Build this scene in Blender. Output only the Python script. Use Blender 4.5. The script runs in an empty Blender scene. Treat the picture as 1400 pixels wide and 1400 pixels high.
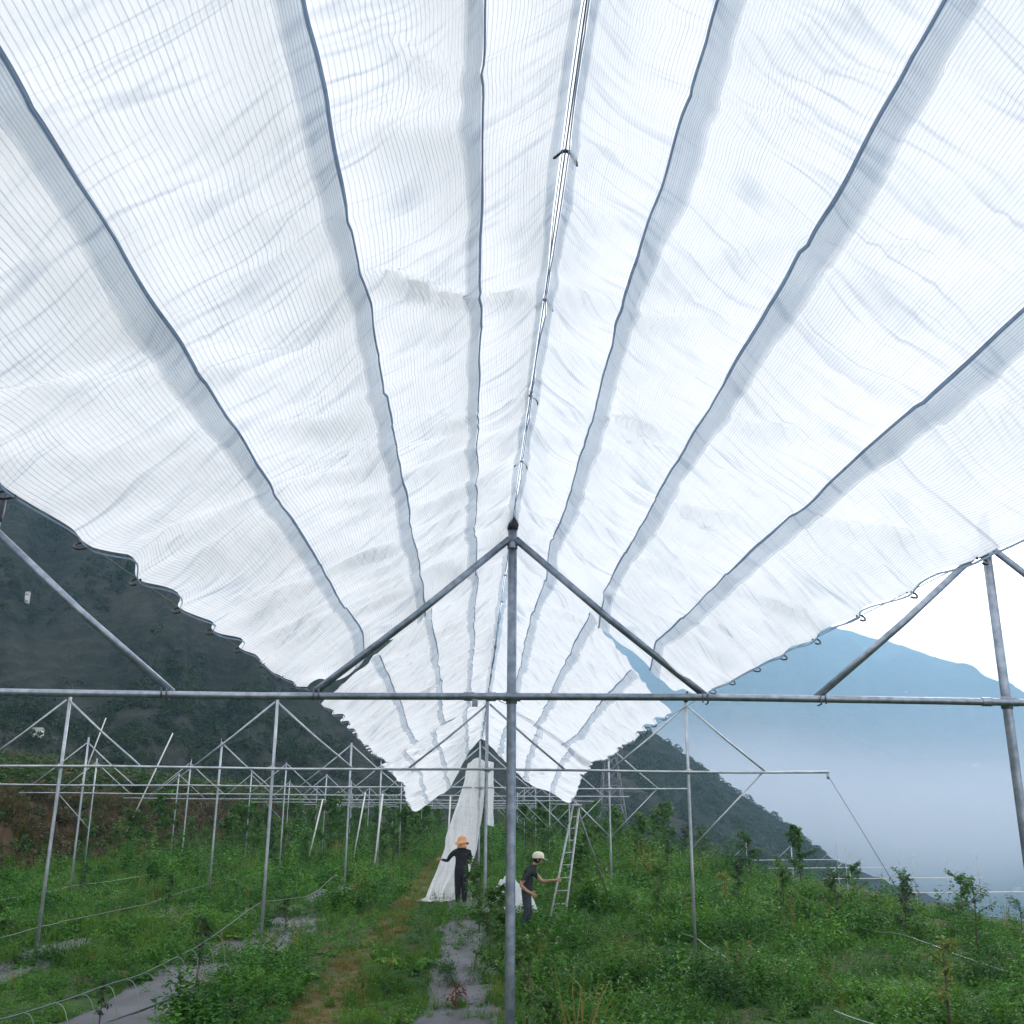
import bpy, bmesh, math, random
import numpy as np
from mathutils import Vector, Matrix, Euler

R = math.radians
scene = bpy.context.scene
col = scene.collection

# ------------------------------------------------------------------ camera
CAM_Z = 2.2
cam_data = bpy.data.cameras.new('camera')
cam = bpy.data.objects.new('camera', cam_data)
col.objects.link(cam)
cam_data.sensor_width = 36.0
cam_data.lens = 36.0 * 1380.0 / 1400.0
cam_data.clip_start = 0.05
cam_data.clip_end = 20000
p_, y_, r_ = R(16.85), R(2.18), R(0.35)
fwd = Vector((math.sin(y_) * math.cos(p_), math.cos(y_) * math.cos(p_), math.sin(p_)))
rt = Vector((math.cos(y_), -math.sin(y_), 0))
up = rt.cross(fwd)
rt2 = rt * math.cos(r_) + up * math.sin(r_)
up2 = -rt * math.sin(r_) + up * math.cos(r_)
cam.matrix_world = Matrix(((rt2.x, up2.x, -fwd.x, 0), (rt2.y, up2.y, -fwd.y, 0),
                           (rt2.z, up2.z, -fwd.z, CAM_Z), (0, 0, 0, 1)))
scene.camera = cam

# ------------------------------------------------------------------ world, sun, exposure
SUN_EL, SUN_AZ = 17.0, 27.0            # azimuth clockwise from +Y (down the rows)
world = bpy.data.worlds.new('World')
scene.world = world
world.use_nodes = True
wn, wl = world.node_tree.nodes, world.node_tree.links
wn.clear()
w_out = wn.new('ShaderNodeOutputWorld')
w_bg = wn.new('ShaderNodeBackground')
w_sky = wn.new('ShaderNodeTexSky')
w_sky.sky_type = 'NISHITA'
w_sky.sun_disc = False
w_sky.sun_elevation = R(SUN_EL)
w_sky.sun_rotation = R(SUN_AZ)
w_sky.dust_density = 4.0
w_hs = wn.new('ShaderNodeHueSaturation')
w_hs.inputs['Saturation'].default_value = 0.34
w_mix = wn.new('ShaderNodeMixRGB')
w_mix.inputs[0].default_value = 0.70
w_mix.inputs[2].default_value = (10.9, 10.15, 9.7, 1)    # flat cloud cover over the clear sky
wl.new(w_sky.outputs[0], w_hs.inputs['Color'])
wl.new(w_hs.outputs[0], w_mix.inputs[1])
wl.new(w_mix.outputs[0], w_bg.inputs['Color'])
w_bg.inputs['Strength'].default_value = 0.12
wl.new(w_bg.outputs[0], w_out.inputs[0])

sun_d = bpy.data.lights.new('sun', 'SUN')
sun_d.energy = 0.9
sun_d.angle = R(10)
sun_d.color = (1.0, 0.96, 0.9)
sun = bpy.data.objects.new('sun', sun_d)
col.objects.link(sun)
sd = Vector((math.sin(R(SUN_AZ)) * math.cos(R(SUN_EL)), math.cos(R(SUN_AZ)) * math.cos(R(SUN_EL)), math.sin(R(SUN_EL))))
sun.rotation_euler = sd.to_track_quat('Z', 'Y').to_euler()

vs = scene.view_settings
vs.view_transform = 'Standard'
vs.look = 'None'
vs.exposure = 0.84
vs.gamma = 1.0
vs.use_curve_mapping = False
try:
    scene.cycles.max_bounces = 8
    scene.cycles.diffuse_bounces = 3
    scene.cycles.transmission_bounces = 5
    scene.cycles.transparent_max_bounces = 12
    scene.cycles.volume_bounces = 2
    scene.cycles.caustics_reflective = False
    scene.cycles.caustics_refractive = False
except Exception:
    pass

# ------------------------------------------------------------------ helpers
rng = np.random.default_rng(7)
random.seed(11)
TABS = np.random.default_rng(3).random((24, 128, 128))


def vnoise(x, y, seed=0):
    """smooth value noise, -1..1, vectorised"""
    t = TABS[seed % 24]
    x = np.asarray(x, float) + 37.3
    y = np.asarray(y, float) + 91.7
    x, y = np.broadcast_arrays(x, y)
    xi, yi = np.floor(x).astype(int), np.floor(y).astype(int)
    fx, fy = x - xi, y - yi
    fx = fx * fx * fx * (fx * (fx * 6 - 15) + 10)
    fy = fy * fy * fy * (fy * (fy * 6 - 15) + 10)
    a, b = t[xi % 128, yi % 128], t[(xi + 1) % 128, yi % 128]
    c, d = t[xi % 128, (yi + 1) % 128], t[(xi + 1) % 128, (yi + 1) % 128]
    return ((a * (1 - fx) + b * fx) * (1 - fy) + (c * (1 - fx) + d * fx) * fy) * 2 - 1


def fbm(x, y, seed=0, oct=5, gain=0.5):
    s, a, f = 0, 1.0, 1.0
    for k in range(oct):
        s = s + a * vnoise(np.asarray(x) * f, np.asarray(y) * f, seed + k)
        a *= gain
        f *= 2.03
    return s


def sstep(a, b, x):
    t = np.clip((np.asarray(x, float) - a) / (b - a), 0, 1)
    return t * t * (3 - 2 * t)


ORIGIN = {}


def origin_of(o):
    return ORIGIN.get(o.name, Vector((0, 0, 0)))


def new_obj(name, mesh, parent=None):
    o = bpy.data.objects.new(name, mesh)
    col.objects.link(o)
    if parent:
        o.parent = parent
    return o


def tag(o, label=None, cat=None, group=None, kind=None):
    if label:
        o['label'] = label
    if cat:
        o['category'] = cat
    if group:
        o['group'] = group
    if kind:
        o['kind'] = kind
    return o


def thing(name, label, cat, loc=(0, 0, 0), group=None, rotz=0.0):
    o = new_obj(name, None)
    o.empty_display_size = 0.2
    o.location = loc
    o.rotation_euler = (0, 0, rotz)
    ORIGIN[o.name] = Vector(loc)
    tag(o, label, cat, group)
    return o


class MB:
    """collects verts and faces, then links them as ONE mesh object"""

    def __init__(self):
        self.v, self.f, self.m = [], [], []

    def add(self, vs, fs, mat=0):
        b = len(self.v)
        self.v.extend([tuple(p) for p in vs])
        self.f.extend([tuple(b + i for i in f) for f in fs])
        self.m.extend([mat] * len(fs))

    def tube(self, pts, r, n=8, cap=True, mat=0, flat=1.0):
        pts = [Vector(p) for p in pts]
        rs = r if isinstance(r, (list, tuple, np.ndarray)) else [r] * len(pts)
        ring = []
        ref = None
        for i, p in enumerate(pts):
            a = pts[max(i - 1, 0)]
            b = pts[min(i + 1, len(pts) - 1)]
            t = (b - a)
            t = t.normalized() if t.length > 1e-9 else Vector((0, 0, 1))
            if ref is None:
                ref = Vector((0, 0, 1)) if abs(t.z) < 0.9 else Vector((1, 0, 0))
            s = t.cross(ref)
            if s.length < 1e-6:
                s = t.orthogonal()
            s.normalize()
            u = s.cross(t).normalized()
            ref = u
            ring.append([p + (s * math.cos(2 * math.pi * k / n) + u * math.sin(2 * math.pi * k / n) * flat) * rs[i] for k in range(n)])
        vs, fs = [], []
        for q in ring:
            vs += q
        for i in range(len(pts) - 1):
            for k in range(n):
                k2 = (k + 1) % n
                fs.append((i * n + k, i * n + k2, (i + 1) * n + k2, (i + 1) * n + k))
        if cap:
            fs.append(tuple(range(n - 1, -1, -1)))
            fs.append(tuple((len(pts) - 1) * n + k for k in range(n)))
        self.add(vs, fs, mat)

    def box(self, c, s, rot=None, mat=0):
        c = Vector(c)
        hx, hy, hz = s[0] / 2, s[1] / 2, s[2] / 2
        vs = [Vector((x, y, z)) for x in (-hx, hx) for y in (-hy, hy) for z in (-hz, hz)]
        if rot:
            e = Euler(rot)
            vs = [Vector(v) for v in vs]
            for v in vs:
                v.rotate(e)
        vs = [v + c for v in vs]
        self.add(vs, [(0, 1, 3, 2), (4, 6, 7, 5), (0, 4, 5, 1), (2, 3, 7, 6), (0, 2, 6, 4), (1, 5, 7, 3)], mat)

    def sphere(self, c, r, nu=10, nv=7, mat=0):
        c = Vector(c)
        rx, ry, rz = r if isinstance(r, (tuple, list)) else (r, r, r)
        vs, fs = [], []
        for j in range(nv + 1):
            th = math.pi * j / nv
            for i in range(nu):
                ph = 2 * math.pi * i / nu
                vs.append(c + Vector((rx * math.sin(th) * math.cos(ph), ry * math.sin(th) * math.sin(ph), rz * math.cos(th))))
        for j in range(nv):
            for i in range(nu):
                i2 = (i + 1) % nu
                fs.append((j * nu + i, (j + 1) * nu + i, (j + 1) * nu + i2, j * nu + i2))
        self.add(vs, fs, mat)

    def mesh(self, name, mats, smooth=True, off=None):
        me = bpy.data.meshes.new(name)
        v = self.v
        if off is not None:
            v = [(p[0] - off[0], p[1] - off[1], p[2] - off[2]) for p in v]
        me.from_pydata(v, [], self.f)
        for m in (mats if isinstance(mats, (list, tuple)) else [mats]):
            me.materials.append(m)
        if any(self.m):
            me.polygons.foreach_set('material_index', self.m)
        if smooth:
            me.polygons.foreach_set('use_smooth', [True] * len(me.polygons))
        me.update()
        return me

    def build(self, name, mats, parent=None, smooth=True):
        off = origin_of(parent) if parent else None
        return new_obj(name, self.mesh(name, mats, smooth, off), parent)


def grid_mesh(name, P, mat, uv=None, smooth=True, off=None, uv2=None):
    """P: (n, m, 3) array -> quad grid"""
    n, m = P.shape[:2]
    V = P.reshape(-1, 3).copy()
    if off is not None:
        V -= np.array(off)
    idx = np.arange(n * m).reshape(n, m)
    q = np.stack([idx[:-1, :-1], idx[1:, :-1], idx[1:, 1:], idx[:-1, 1:]], -1).reshape(-1, 4)
    me = bpy.data.meshes.new(name)
    me.vertices.add(len(V))
    me.vertices.foreach_set('co', V.ravel())
    me.loops.add(q.size)
    me.loops.foreach_set('vertex_index', q.ravel().astype(np.int32))
    me.polygons.add(len(q))
    me.polygons.foreach_set('loop_start', np.arange(0, q.size, 4, dtype=np.int32))
    me.polygons.foreach_set('loop_total', np.full(len(q), 4, dtype=np.int32))
    if smooth:
        me.polygons.foreach_set('use_smooth', np.ones(len(q), dtype=bool))
    if uv is not None:
        l = me.uv_layers.new(name='UVMap')
        l.data.foreach_set('uv', uv.reshape(-1, 2)[q.ravel()].ravel())
    if uv2 is not None:
        l = me.uv_layers.new(name='edge')
        l.data.foreach_set('uv', uv2.reshape(-1, 2)[q.ravel()].ravel())
    me.materials.append(mat)
    me.update(calc_edges=True)
    me.validate()
    return me


# ------------------------------------------------------------------ materials
def mat_new(name):
    m = bpy.data.materials.new(name)
    m.use_nodes = True
    nt = m.node_tree
    nt.nodes.clear()
    out = nt.nodes.new('ShaderNodeOutputMaterial')
    return m, nt, out


def N(nt, t, **kw):
    n = nt.nodes.new(t)
    for k, v in kw.items():
        setattr(n, k, v)
    return n


def setin(n, **kw):
    for k, v in kw.items():
        n.inputs[k.replace('_', ' ')].default_value = v


def ramp(nt, fac, stops):
    r = N(nt, 'ShaderNodeValToRGB')
    e = r.color_ramp.elements
    while len(e) < len(stops):
        e.new(0.5)
    for i, (p, c) in enumerate(stops):
        e[i].position = p
        e[i].color = (*c, 1)
    nt.links.new(fac, r.inputs[0])
    return r.outputs[0]


def noise(nt, vec, scale, detail=4, rough=0.55):
    n = N(nt, 'ShaderNodeTexNoise')
    n.inputs['Scale'].default_value = scale
    n.inputs['Detail'].default_value = detail
    n.inputs['Roughness'].default_value = rough
    if vec is not None:
        nt.links.new(vec, n.inputs['Vector'])
    return n.outputs['Fac']


def math_n(nt, op, a, b=None, c=None, clamp=False):
    n = N(nt, 'ShaderNodeMath', operation=op, use_clamp=clamp)
    for i, x in enumerate((a, b, c)):
        if x is None:
            continue
        if isinstance(x, (int, float)):
            n.inputs[i].default_value = x
        else:
            nt.links.new(x, n.inputs[i])
    return n.outputs[0]


def mixc(nt, fac, a, b, blend='MIX'):
    n = N(nt, 'ShaderNodeMixRGB', blend_type=blend)
    for i, x in enumerate((fac, a, b)):
        if isinstance(x, (int, float)):
            n.inputs[i].default_value = x
        elif isinstance(x, tuple):
            n.inputs[i].default_value = (*x, 1)
        else:
            nt.links.new(x, n.inputs[i])
    return n.outputs[0]


def bump(nt, h, strength, dist):
    b = N(nt, 'ShaderNodeBump')
    b.inputs['Strength'].default_value = strength
    b.inputs['Distance'].default_value = dist
    nt.links.new(h, b.inputs['Height'])
    return b.outputs[0]


def simple_mat(name, c1, c2=None, scale=6.0, rough=0.6, metallic=0.0, bmp=0.0, spec=0.4):
    m, nt, out = mat_new(name)
    b = N(nt, 'ShaderNodeBsdfPrincipled')
    tc = N(nt, 'ShaderNodeTexCoord').outputs['Object']
    f = noise(nt, tc, scale)
    nt.links.new(ramp(nt, f, [(0.35, c1), (0.65, c2 or c1)]), b.inputs['Base Color'])
    b.inputs['Roughness'].default_value = rough
    b.inputs['Metallic'].default_value = metallic
    b.inputs['Specular IOR Level'].default_value = spec
    if bmp:
        nt.links.new(bump(nt, f, bmp, 0.01), b.inputs['Normal'])
    nt.links.new(b.outputs[0], out.inputs[0])
    return m


def net_mat(name, pitch, trans=0.95, holes=0.045, dens=1.0, tint=(0.985, 0.99, 1.0), rib=(0.30, 0.38, 0.48), sharp=0.36, fade=False):
    """knitted white shade net: translucent cloth with ribs running along V"""
    m, nt, out = mat_new(name)
    uv = N(nt, 'ShaderNodeUVMap', uv_map='UVMap').outputs[0]
    sp = N(nt, 'ShaderNodeSeparateXYZ')
    nt.links.new(uv, sp.inputs[0])
    U, V = sp.outputs[0], sp.outputs[1]
    # small wander of the ribs
    mp = N(nt, 'ShaderNodeMapping')
    mp.inputs['Scale'].default_value = (2.0, 0.6, 1)
    nt.links.new(uv, mp.inputs[0])
    wob = noise(nt, mp.outputs[0], 3.0, 3)
    u2 = math_n(nt, 'ADD', U, math_n(nt, 'MULTIPLY', wob, pitch * 0.8))
    ph = math_n(nt, 'MULTIPLY', u2, 1.0 / pitch)
    fr = math_n(nt, 'FRACT', ph)
    tri = math_n(nt, 'ABSOLUTE', math_n(nt, 'SUBTRACT', fr, 0.5))         # 0.5 at rib, 0 between
    line = math_n(nt, 'MULTIPLY', math_n(nt, 'SUBTRACT', tri, sharp), 1.0 / (0.5 - sharp), clamp=True)
    # ribs come and go along their length
    mp2 = N(nt, 'ShaderNodeMapping')
    mp2.inputs['Scale'].default_value = (1.0 / pitch, 2.2, 1)
    nt.links.new(uv, mp2.inputs[0])
    brk = noise(nt, mp2.outputs[0], 1.0, 3)
    mp3 = N(nt, 'ShaderNodeMapping')
    mp3.inputs['Scale'].default_value = (4.0, 1.5, 1)
    nt.links.new(uv, mp3.inputs[0])
    patch = noise(nt, mp3.outputs[0], 1.3, 3)
    amt = math_n(nt, 'MULTIPLY', line, math_n(nt, 'MULTIPLY', math_n(nt, 'MULTIPLY', brk, 1.5), math_n(nt, 'ADD', 0.1, math_n(nt, 'MULTIPLY', patch, 1.3))), clamp=True)
    # fine weave
    mp4 = N(nt, 'ShaderNodeMapping')
    mp4.inputs['Scale'].default_value = (120, 160, 1)
    nt.links.new(uv, mp4.inputs[0])
    weave = noise(nt, mp4.outputs[0], 1.0, 2)
    tcol = mixc(nt, amt, tuple(trans * c for c in tint), rib)
    tcol = mixc(nt, math_n(nt, 'MULTIPLY', weave, 0.12), tcol, (0.6, 0.64, 0.7))
    mp5 = N(nt, 'ShaderNodeMapping')
    mp5.inputs['Rotation'].default_value = (0, 0, 0.65)
    mp5.inputs['Scale'].default_value = (9.0, 2.2, 1)
    nt.links.new(uv, mp5.inputs[0])
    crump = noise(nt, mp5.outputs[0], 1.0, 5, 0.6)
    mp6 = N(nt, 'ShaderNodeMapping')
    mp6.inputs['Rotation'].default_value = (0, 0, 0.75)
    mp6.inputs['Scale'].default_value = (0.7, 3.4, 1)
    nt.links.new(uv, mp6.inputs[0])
    fold_shade = noise(nt, mp6.outputs[0], 1.6, 6, 0.62)  # soft wrinkle shading, painted as slanting darker patches in the cloth colour
    tcol = mixc(nt, math_n(nt, 'MULTIPLY', math_n(nt, 'SUBTRACT', fold_shade, 0.46), 0.75, clamp=True), tcol, mixc(nt, 1.0, tcol, (0.62, 0.68, 0.77), 'MULTIPLY'))
    for rotz, sc, amt_c in ((0.62, (0.55, 8.0, 1), 0.85), (0.95, (0.40, 5.0, 1), 0.95), (-0.35, (0.5, 6.5, 1), 0.5)):  # shading of sharp creases, painted as thin darker lines
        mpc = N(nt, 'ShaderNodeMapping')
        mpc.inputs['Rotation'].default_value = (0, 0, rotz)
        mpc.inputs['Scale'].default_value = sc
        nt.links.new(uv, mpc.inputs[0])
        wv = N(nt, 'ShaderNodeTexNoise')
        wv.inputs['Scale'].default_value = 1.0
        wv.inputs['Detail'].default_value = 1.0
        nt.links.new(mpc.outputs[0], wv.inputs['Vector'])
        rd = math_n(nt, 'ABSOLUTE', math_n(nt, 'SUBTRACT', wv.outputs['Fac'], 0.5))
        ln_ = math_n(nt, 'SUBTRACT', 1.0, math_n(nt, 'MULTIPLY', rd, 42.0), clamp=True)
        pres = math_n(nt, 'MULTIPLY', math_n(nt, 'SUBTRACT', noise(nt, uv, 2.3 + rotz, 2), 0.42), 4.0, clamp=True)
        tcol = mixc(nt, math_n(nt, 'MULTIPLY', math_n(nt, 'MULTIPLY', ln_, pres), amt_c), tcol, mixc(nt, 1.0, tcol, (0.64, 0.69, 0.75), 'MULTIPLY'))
    stain = noise(nt, uv, 0.9, 6, 0.7)
    tcol = mixc(nt, math_n(nt, 'MULTIPLY', math_n(nt, 'SUBTRACT', stain, 0.60), 1.6, clamp=True), tcol, mixc(nt, 1.0, tcol, (0.80, 0.79, 0.76), 'MULTIPLY'))
    tr = N(nt, 'ShaderNodeBsdfTranslucent')
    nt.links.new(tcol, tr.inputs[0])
    df = N(nt, 'ShaderNodeBsdfDiffuse')
    df.inputs[0].default_value = (0.88, 0.89, 0.91, 1)
    h = math_n(nt, 'ADD', math_n(nt, 'MULTIPLY', line, 0.6), math_n(nt, 'MULTIPLY', weave, 0.3))
    nb0 = bump(nt, crump, 0.55, 0.02)
    bn = N(nt, 'ShaderNodeBump')
    bn.inputs['Strength'].default_value = 0.3
    bn.inputs['Distance'].default_value = 0.004
    nt.links.new(h, bn.inputs['Height'])
    nt.links.new(nb0, bn.inputs['Normal'])
    nb = bn.outputs[0]
    nt.links.new(nb, tr.inputs['Normal'])
    nt.links.new(nb, df.inputs['Normal'])
    m1 = N(nt, 'ShaderNodeMixShader')
    m1.inputs[0].default_value = 0.13 * dens
    nt.links.new(tr.outputs[0], m1.inputs[1])
    nt.links.new(df.outputs[0], m1.inputs[2])
    tp = N(nt, 'ShaderNodeBsdfTransparent')
    m2 = N(nt, 'ShaderNodeMixShader')
    hf = math_n(nt, 'MULTIPLY', math_n(nt, 'SUBTRACT', 1.0, line), holes)
    if fade:                                     # frayed outer margin of an overlap: streaks thin out with distance from the seam
        eu = N(nt, 'ShaderNodeUVMap', uv_map='edge')
        es = N(nt, 'ShaderNodeSeparateXYZ')
        nt.links.new(eu.outputs[0], es.inputs[0])
        mp7 = N(nt, 'ShaderNodeMapping')
        mp7.inputs['Scale'].default_value = (260.0, 2.5, 1)
        nt.links.new(uv, mp7.inputs[0])
        stk = noise(nt, mp7.outputs[0], 1.0, 3)
        e1 = math_n(nt, 'ADD', es.outputs[0], math_n(nt, 'MULTIPLY', math_n(nt, 'SUBTRACT', stk, 0.5), 0.5))
        hf = math_n(nt, 'ADD', hf, math_n(nt, 'MULTIPLY', math_n(nt, 'SUBTRACT', e1, 0.72), 2.2, clamp=True), clamp=True)
    nt.links.new(hf, m2.inputs[0])
    nt.links.new(m1.outputs[0], m2.inputs[1])
    nt.links.new(tp.outputs[0], m2.inputs[2])
    nt.links.new(m2.outputs[0], out.inputs[0])
    return m


def leaf_mat(name, stops, trans=0.3, rnd=0.5, rough=0.5):
    m, nt, out = mat_new(name)
    oi = N(nt, 'ShaderNodeObjectInfo')
    geo = N(nt, 'ShaderNodeNewGeometry')
    pos = noise(nt, geo.outputs['Position'], 0.55, 3)
    f = math_n(nt, 'ADD', math_n(nt, 'MULTIPLY', oi.outputs['Random'], rnd * 0.6),
               math_n(nt, 'MULTIPLY', geo.outputs['Random Per Island'], 0.4))
    f = math_n(nt, 'ADD', math_n(nt, 'MULTIPLY', f, 0.62), math_n(nt, 'MULTIPLY', math_n(nt, 'SUBTRACT', pos, 0.32), 1.05), clamp=True)
    c = ramp(nt, f, stops)
    b = N(nt, 'ShaderNodeBsdfPrincipled')
    nt.links.new(c, b.inputs['Base Color'])
    b.inputs['Roughness'].default_value = rough
    b.inputs['Specular IOR Level'].default_value = 0.14
    t = N(nt, 'ShaderNodeBsdfTranslucent')
    nt.links.new(mixc(nt, 1.0, c, (1.3, 1.35, 0.6), 'MULTIPLY'), t.inputs[0])
    mx = N(nt, 'ShaderNodeMixShader')
    mx.inputs[0].default_value = trans
    nt.links.new(b.outputs[0], mx.inputs[1])
    nt.links.new(t.outputs[0], mx.inputs[2])
    nt.links.new(mx.outputs[0], out.inputs[0])
    return m


M = {}
M['steel'] = simple_mat('galvanised_steel', (0.195, 0.235, 0.295), (0.33, 0.38, 0.45), 16.0, 0.40, 0.72, 0.12)
M['steel_far'] = simple_mat('galvanised_pipe', (0.30, 0.34, 0.39), (0.46, 0.50, 0.54), 5.0, 0.4, 0.6)
M['cap'] = simple_mat('black_plastic_wrap', (0.012, 0.015, 0.024), (0.03, 0.036, 0.05), 14, 0.45, 0, 0.4)
M['clip'] = simple_mat('black_clip', (0.012, 0.014, 0.018), (0.02, 0.022, 0.03), 30, 0.4)
M['wire'] = simple_mat('steel_wire', (0.10, 0.12, 0.14), (0.2, 0.22, 0.24), 8, 0.5, 0.5)
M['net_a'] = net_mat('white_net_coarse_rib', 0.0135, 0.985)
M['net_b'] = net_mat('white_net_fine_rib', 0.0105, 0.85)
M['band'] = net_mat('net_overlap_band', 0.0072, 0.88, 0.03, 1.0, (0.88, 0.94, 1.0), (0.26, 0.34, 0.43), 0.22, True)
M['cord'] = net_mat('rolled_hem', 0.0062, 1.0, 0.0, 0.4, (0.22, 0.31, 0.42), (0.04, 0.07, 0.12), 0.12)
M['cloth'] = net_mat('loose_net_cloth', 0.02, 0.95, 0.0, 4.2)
M['film'] = simple_mat('grey_mulch_film', (0.042, 0.043, 0.054), (0.085, 0.085, 0.10), 1.2, 0.5, 0, 0.05)
M['hose'] = simple_mat('dark_green_hose', (0.018, 0.04, 0.03), (0.06, 0.10, 0.075), 5, 0.4)
M['drip'] = simple_mat('pale_green_tube', (0.13, 0.22, 0.14), (0.22, 0.31, 0.22), 5, 0.4)
M['bark'] = simple_mat('brown_bark', (0.06, 0.045, 0.035), (0.12, 0.09, 0.07), 20, 0.85, 0, 0.4)
M['alu'] = simple_mat('aluminium', (0.25, 0.28, 0.27), (0.38, 0.41, 0.40), 8, 0.4, 0.5)
M['pylon'] = simple_mat('pylon_steel', (0.16, 0.17, 0.18), (0.26, 0.27, 0.28), 1, 0.6, 0.2)
M['white_paint'] = simple_mat('white_wall', (0.66, 0.66, 0.64), (0.78, 0.78, 0.77), 0.6, 0.7)
M['roof'] = simple_mat('grey_roof', (0.2, 0.2, 0.21), (0.3, 0.29, 0.29), 0.8, 0.8)
M['glass'] = simple_mat('dark_window', (0.03, 0.035, 0.045), (0.05, 0.055, 0.06), 1, 0.2)
M['white_pole'] = simple_mat('white_pole', (0.60, 0.60, 0.61), (0.74, 0.74, 0.75), 2, 0.5)
M['leaf_weed'] = leaf_mat('weed_leaf', [(0.0, (0.010, 0.044, 0.010)), (0.38, (0.036, 0.130, 0.020)), (0.68, (0.115, 0.275, 0.040)), (1.0, (0.33, 0.47, 0.085))])
M['leaf_grass'] = leaf_mat('grass_blade', [(0.0, (0.036, 0.091, 0.021)), (0.5, (0.085, 0.176, 0.034)), (1.0, (0.195, 0.260, 0.065))])
M['leaf_dry'] = leaf_mat('dry_grass', [(0.0, (0.08, 0.10, 0.028)), (0.4, (0.17, 0.145, 0.05)), (0.7, (0.23, 0.175, 0.065)), (1.0, (0.15, 0.19, 0.05))])
M['leaf_tree'] = leaf_mat('sapling_leaf', [(0.0, (0.032, 0.084, 0.026)), (0.5, (0.072, 0.167, 0.041)), (1.0, (0.160, 0.275, 0.065))])
M['leaf_dark'] = leaf_mat('dark_leaf', [(0.0, (0.017, 0.042, 0.022)), (0.5, (0.031, 0.073, 0.034)), (1.0, (0.056, 0.112, 0.045))])
M['leaf_yellow'] = leaf_mat('yellow_shoot_leaf', [(0.0, (0.09, 0.16, 0.03)), (0.5, (0.19, 0.21, 0.05)), (1.0, (0.26, 0.17, 0.055))])
M['leaf_red'] = leaf_mat('red_leaf', [(0.0, (0.11, 0.022, 0.02)), (0.5, (0.20, 0.04, 0.03)), (1.0, (0.26, 0.10, 0.06))])
M['leaf_terrace'] = leaf_mat('terrace_leaf', [(0.0, (0.02, 0.05, 0.018)), (0.5, (0.038, 0.082, 0.028)), (1.0, (0.07, 0.12, 0.04))])
M['leaf_scrub'] = leaf_mat('hill_scrub_leaf', [(0.0, (0.014, 0.036, 0.018)), (0.5, (0.028, 0.055, 0.025)), (1.0, (0.06, 0.075, 0.03))])
M['leaf_bank'] = leaf_mat('bank_scrub_leaf', [(0.0, (0.037, 0.075, 0.031)), (0.4, (0.094, 0.081, 0.044)), (0.75, (0.138, 0.077, 0.050)), (1.0, (0.075, 0.125, 0.044))])


def ground_material():
    m, nt, out = mat_new('field_soil')
    geo = N(nt, 'ShaderNodeNewGeometry').outputs['Position']
    sp = N(nt, 'ShaderNodeSeparateXYZ')
    nt.links.new(geo, sp.inputs[0])
    n1 = noise(nt, geo, 0.7, 6, 0.6)
    n2 = noise(nt, geo, 6.0, 5, 0.6)
    green = ramp(nt, n2, [(0.3, (0.022, 0.055, 0.018)), (0.7, (0.055, 0.095, 0.03))])
    soil = ramp(nt, n2, [(0.3, (0.06, 0.045, 0.03)), (0.7, (0.13, 0.095, 0.06))])
    base = mixc(nt, ramp(nt, n1, [(0.50, (0, 0, 0)), (0.62, (1, 1, 1))]), green, soil)
    # trodden path between two rows (a worn strip of dry grass and soil)
    d = math_n(nt, 'ABSOLUTE', math_n(nt, 'ADD', sp.outputs[0], 1.68))
    d = math_n(nt, 'ADD', d, math_n(nt, 'MULTIPLY', math_n(nt, 'SUBTRACT', n1, 0.5), 0.9))
    pm = math_n(nt, 'SUBTRACT', 1.0, math_n(nt, 'MULTIPLY', math_n(nt, 'SUBTRACT', d, 0.18), 4.0, clamp=True))
    base = mixc(nt, pm, base, ramp(nt, n2, [(0.3, (0.075, 0.066, 0.030)), (0.7, (0.14, 0.115, 0.055))]))
    # eroded red-brown bank on the left
    bk = math_n(nt, 'MULTIPLY', math_n(nt, 'SUBTRACT', -16.8, sp.outputs[0]), 1.2, clamp=True)
    bk2 = math_n(nt, 'SUBTRACT', 1.0, math_n(nt, 'MULTIPLY', math_n(nt, 'SUBTRACT', -21.5, sp.outputs[0]), 0.6, clamp=True))
    bm = math_n(nt, 'MULTIPLY', bk, bk2)
    base = mixc(nt, bm, base, ramp(nt, n1, [(0.3, (0.055, 0.05, 0.028)), (0.7, (0.12, 0.065, 0.042))]))
    b = N(nt, 'ShaderNodeBsdfPrincipled')
    nt.links.new(base, b.inputs['Base Color'])
    b.inputs['Roughness'].default_value = 0.95
    b.inputs['Specular IOR Level'].default_value = 0.1
    nt.links.new(bump(nt, n2, 0.7, 0.06), b.inputs['Normal'])
    nt.links.new(b.outputs[0], out.inputs[0])
    return m


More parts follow.
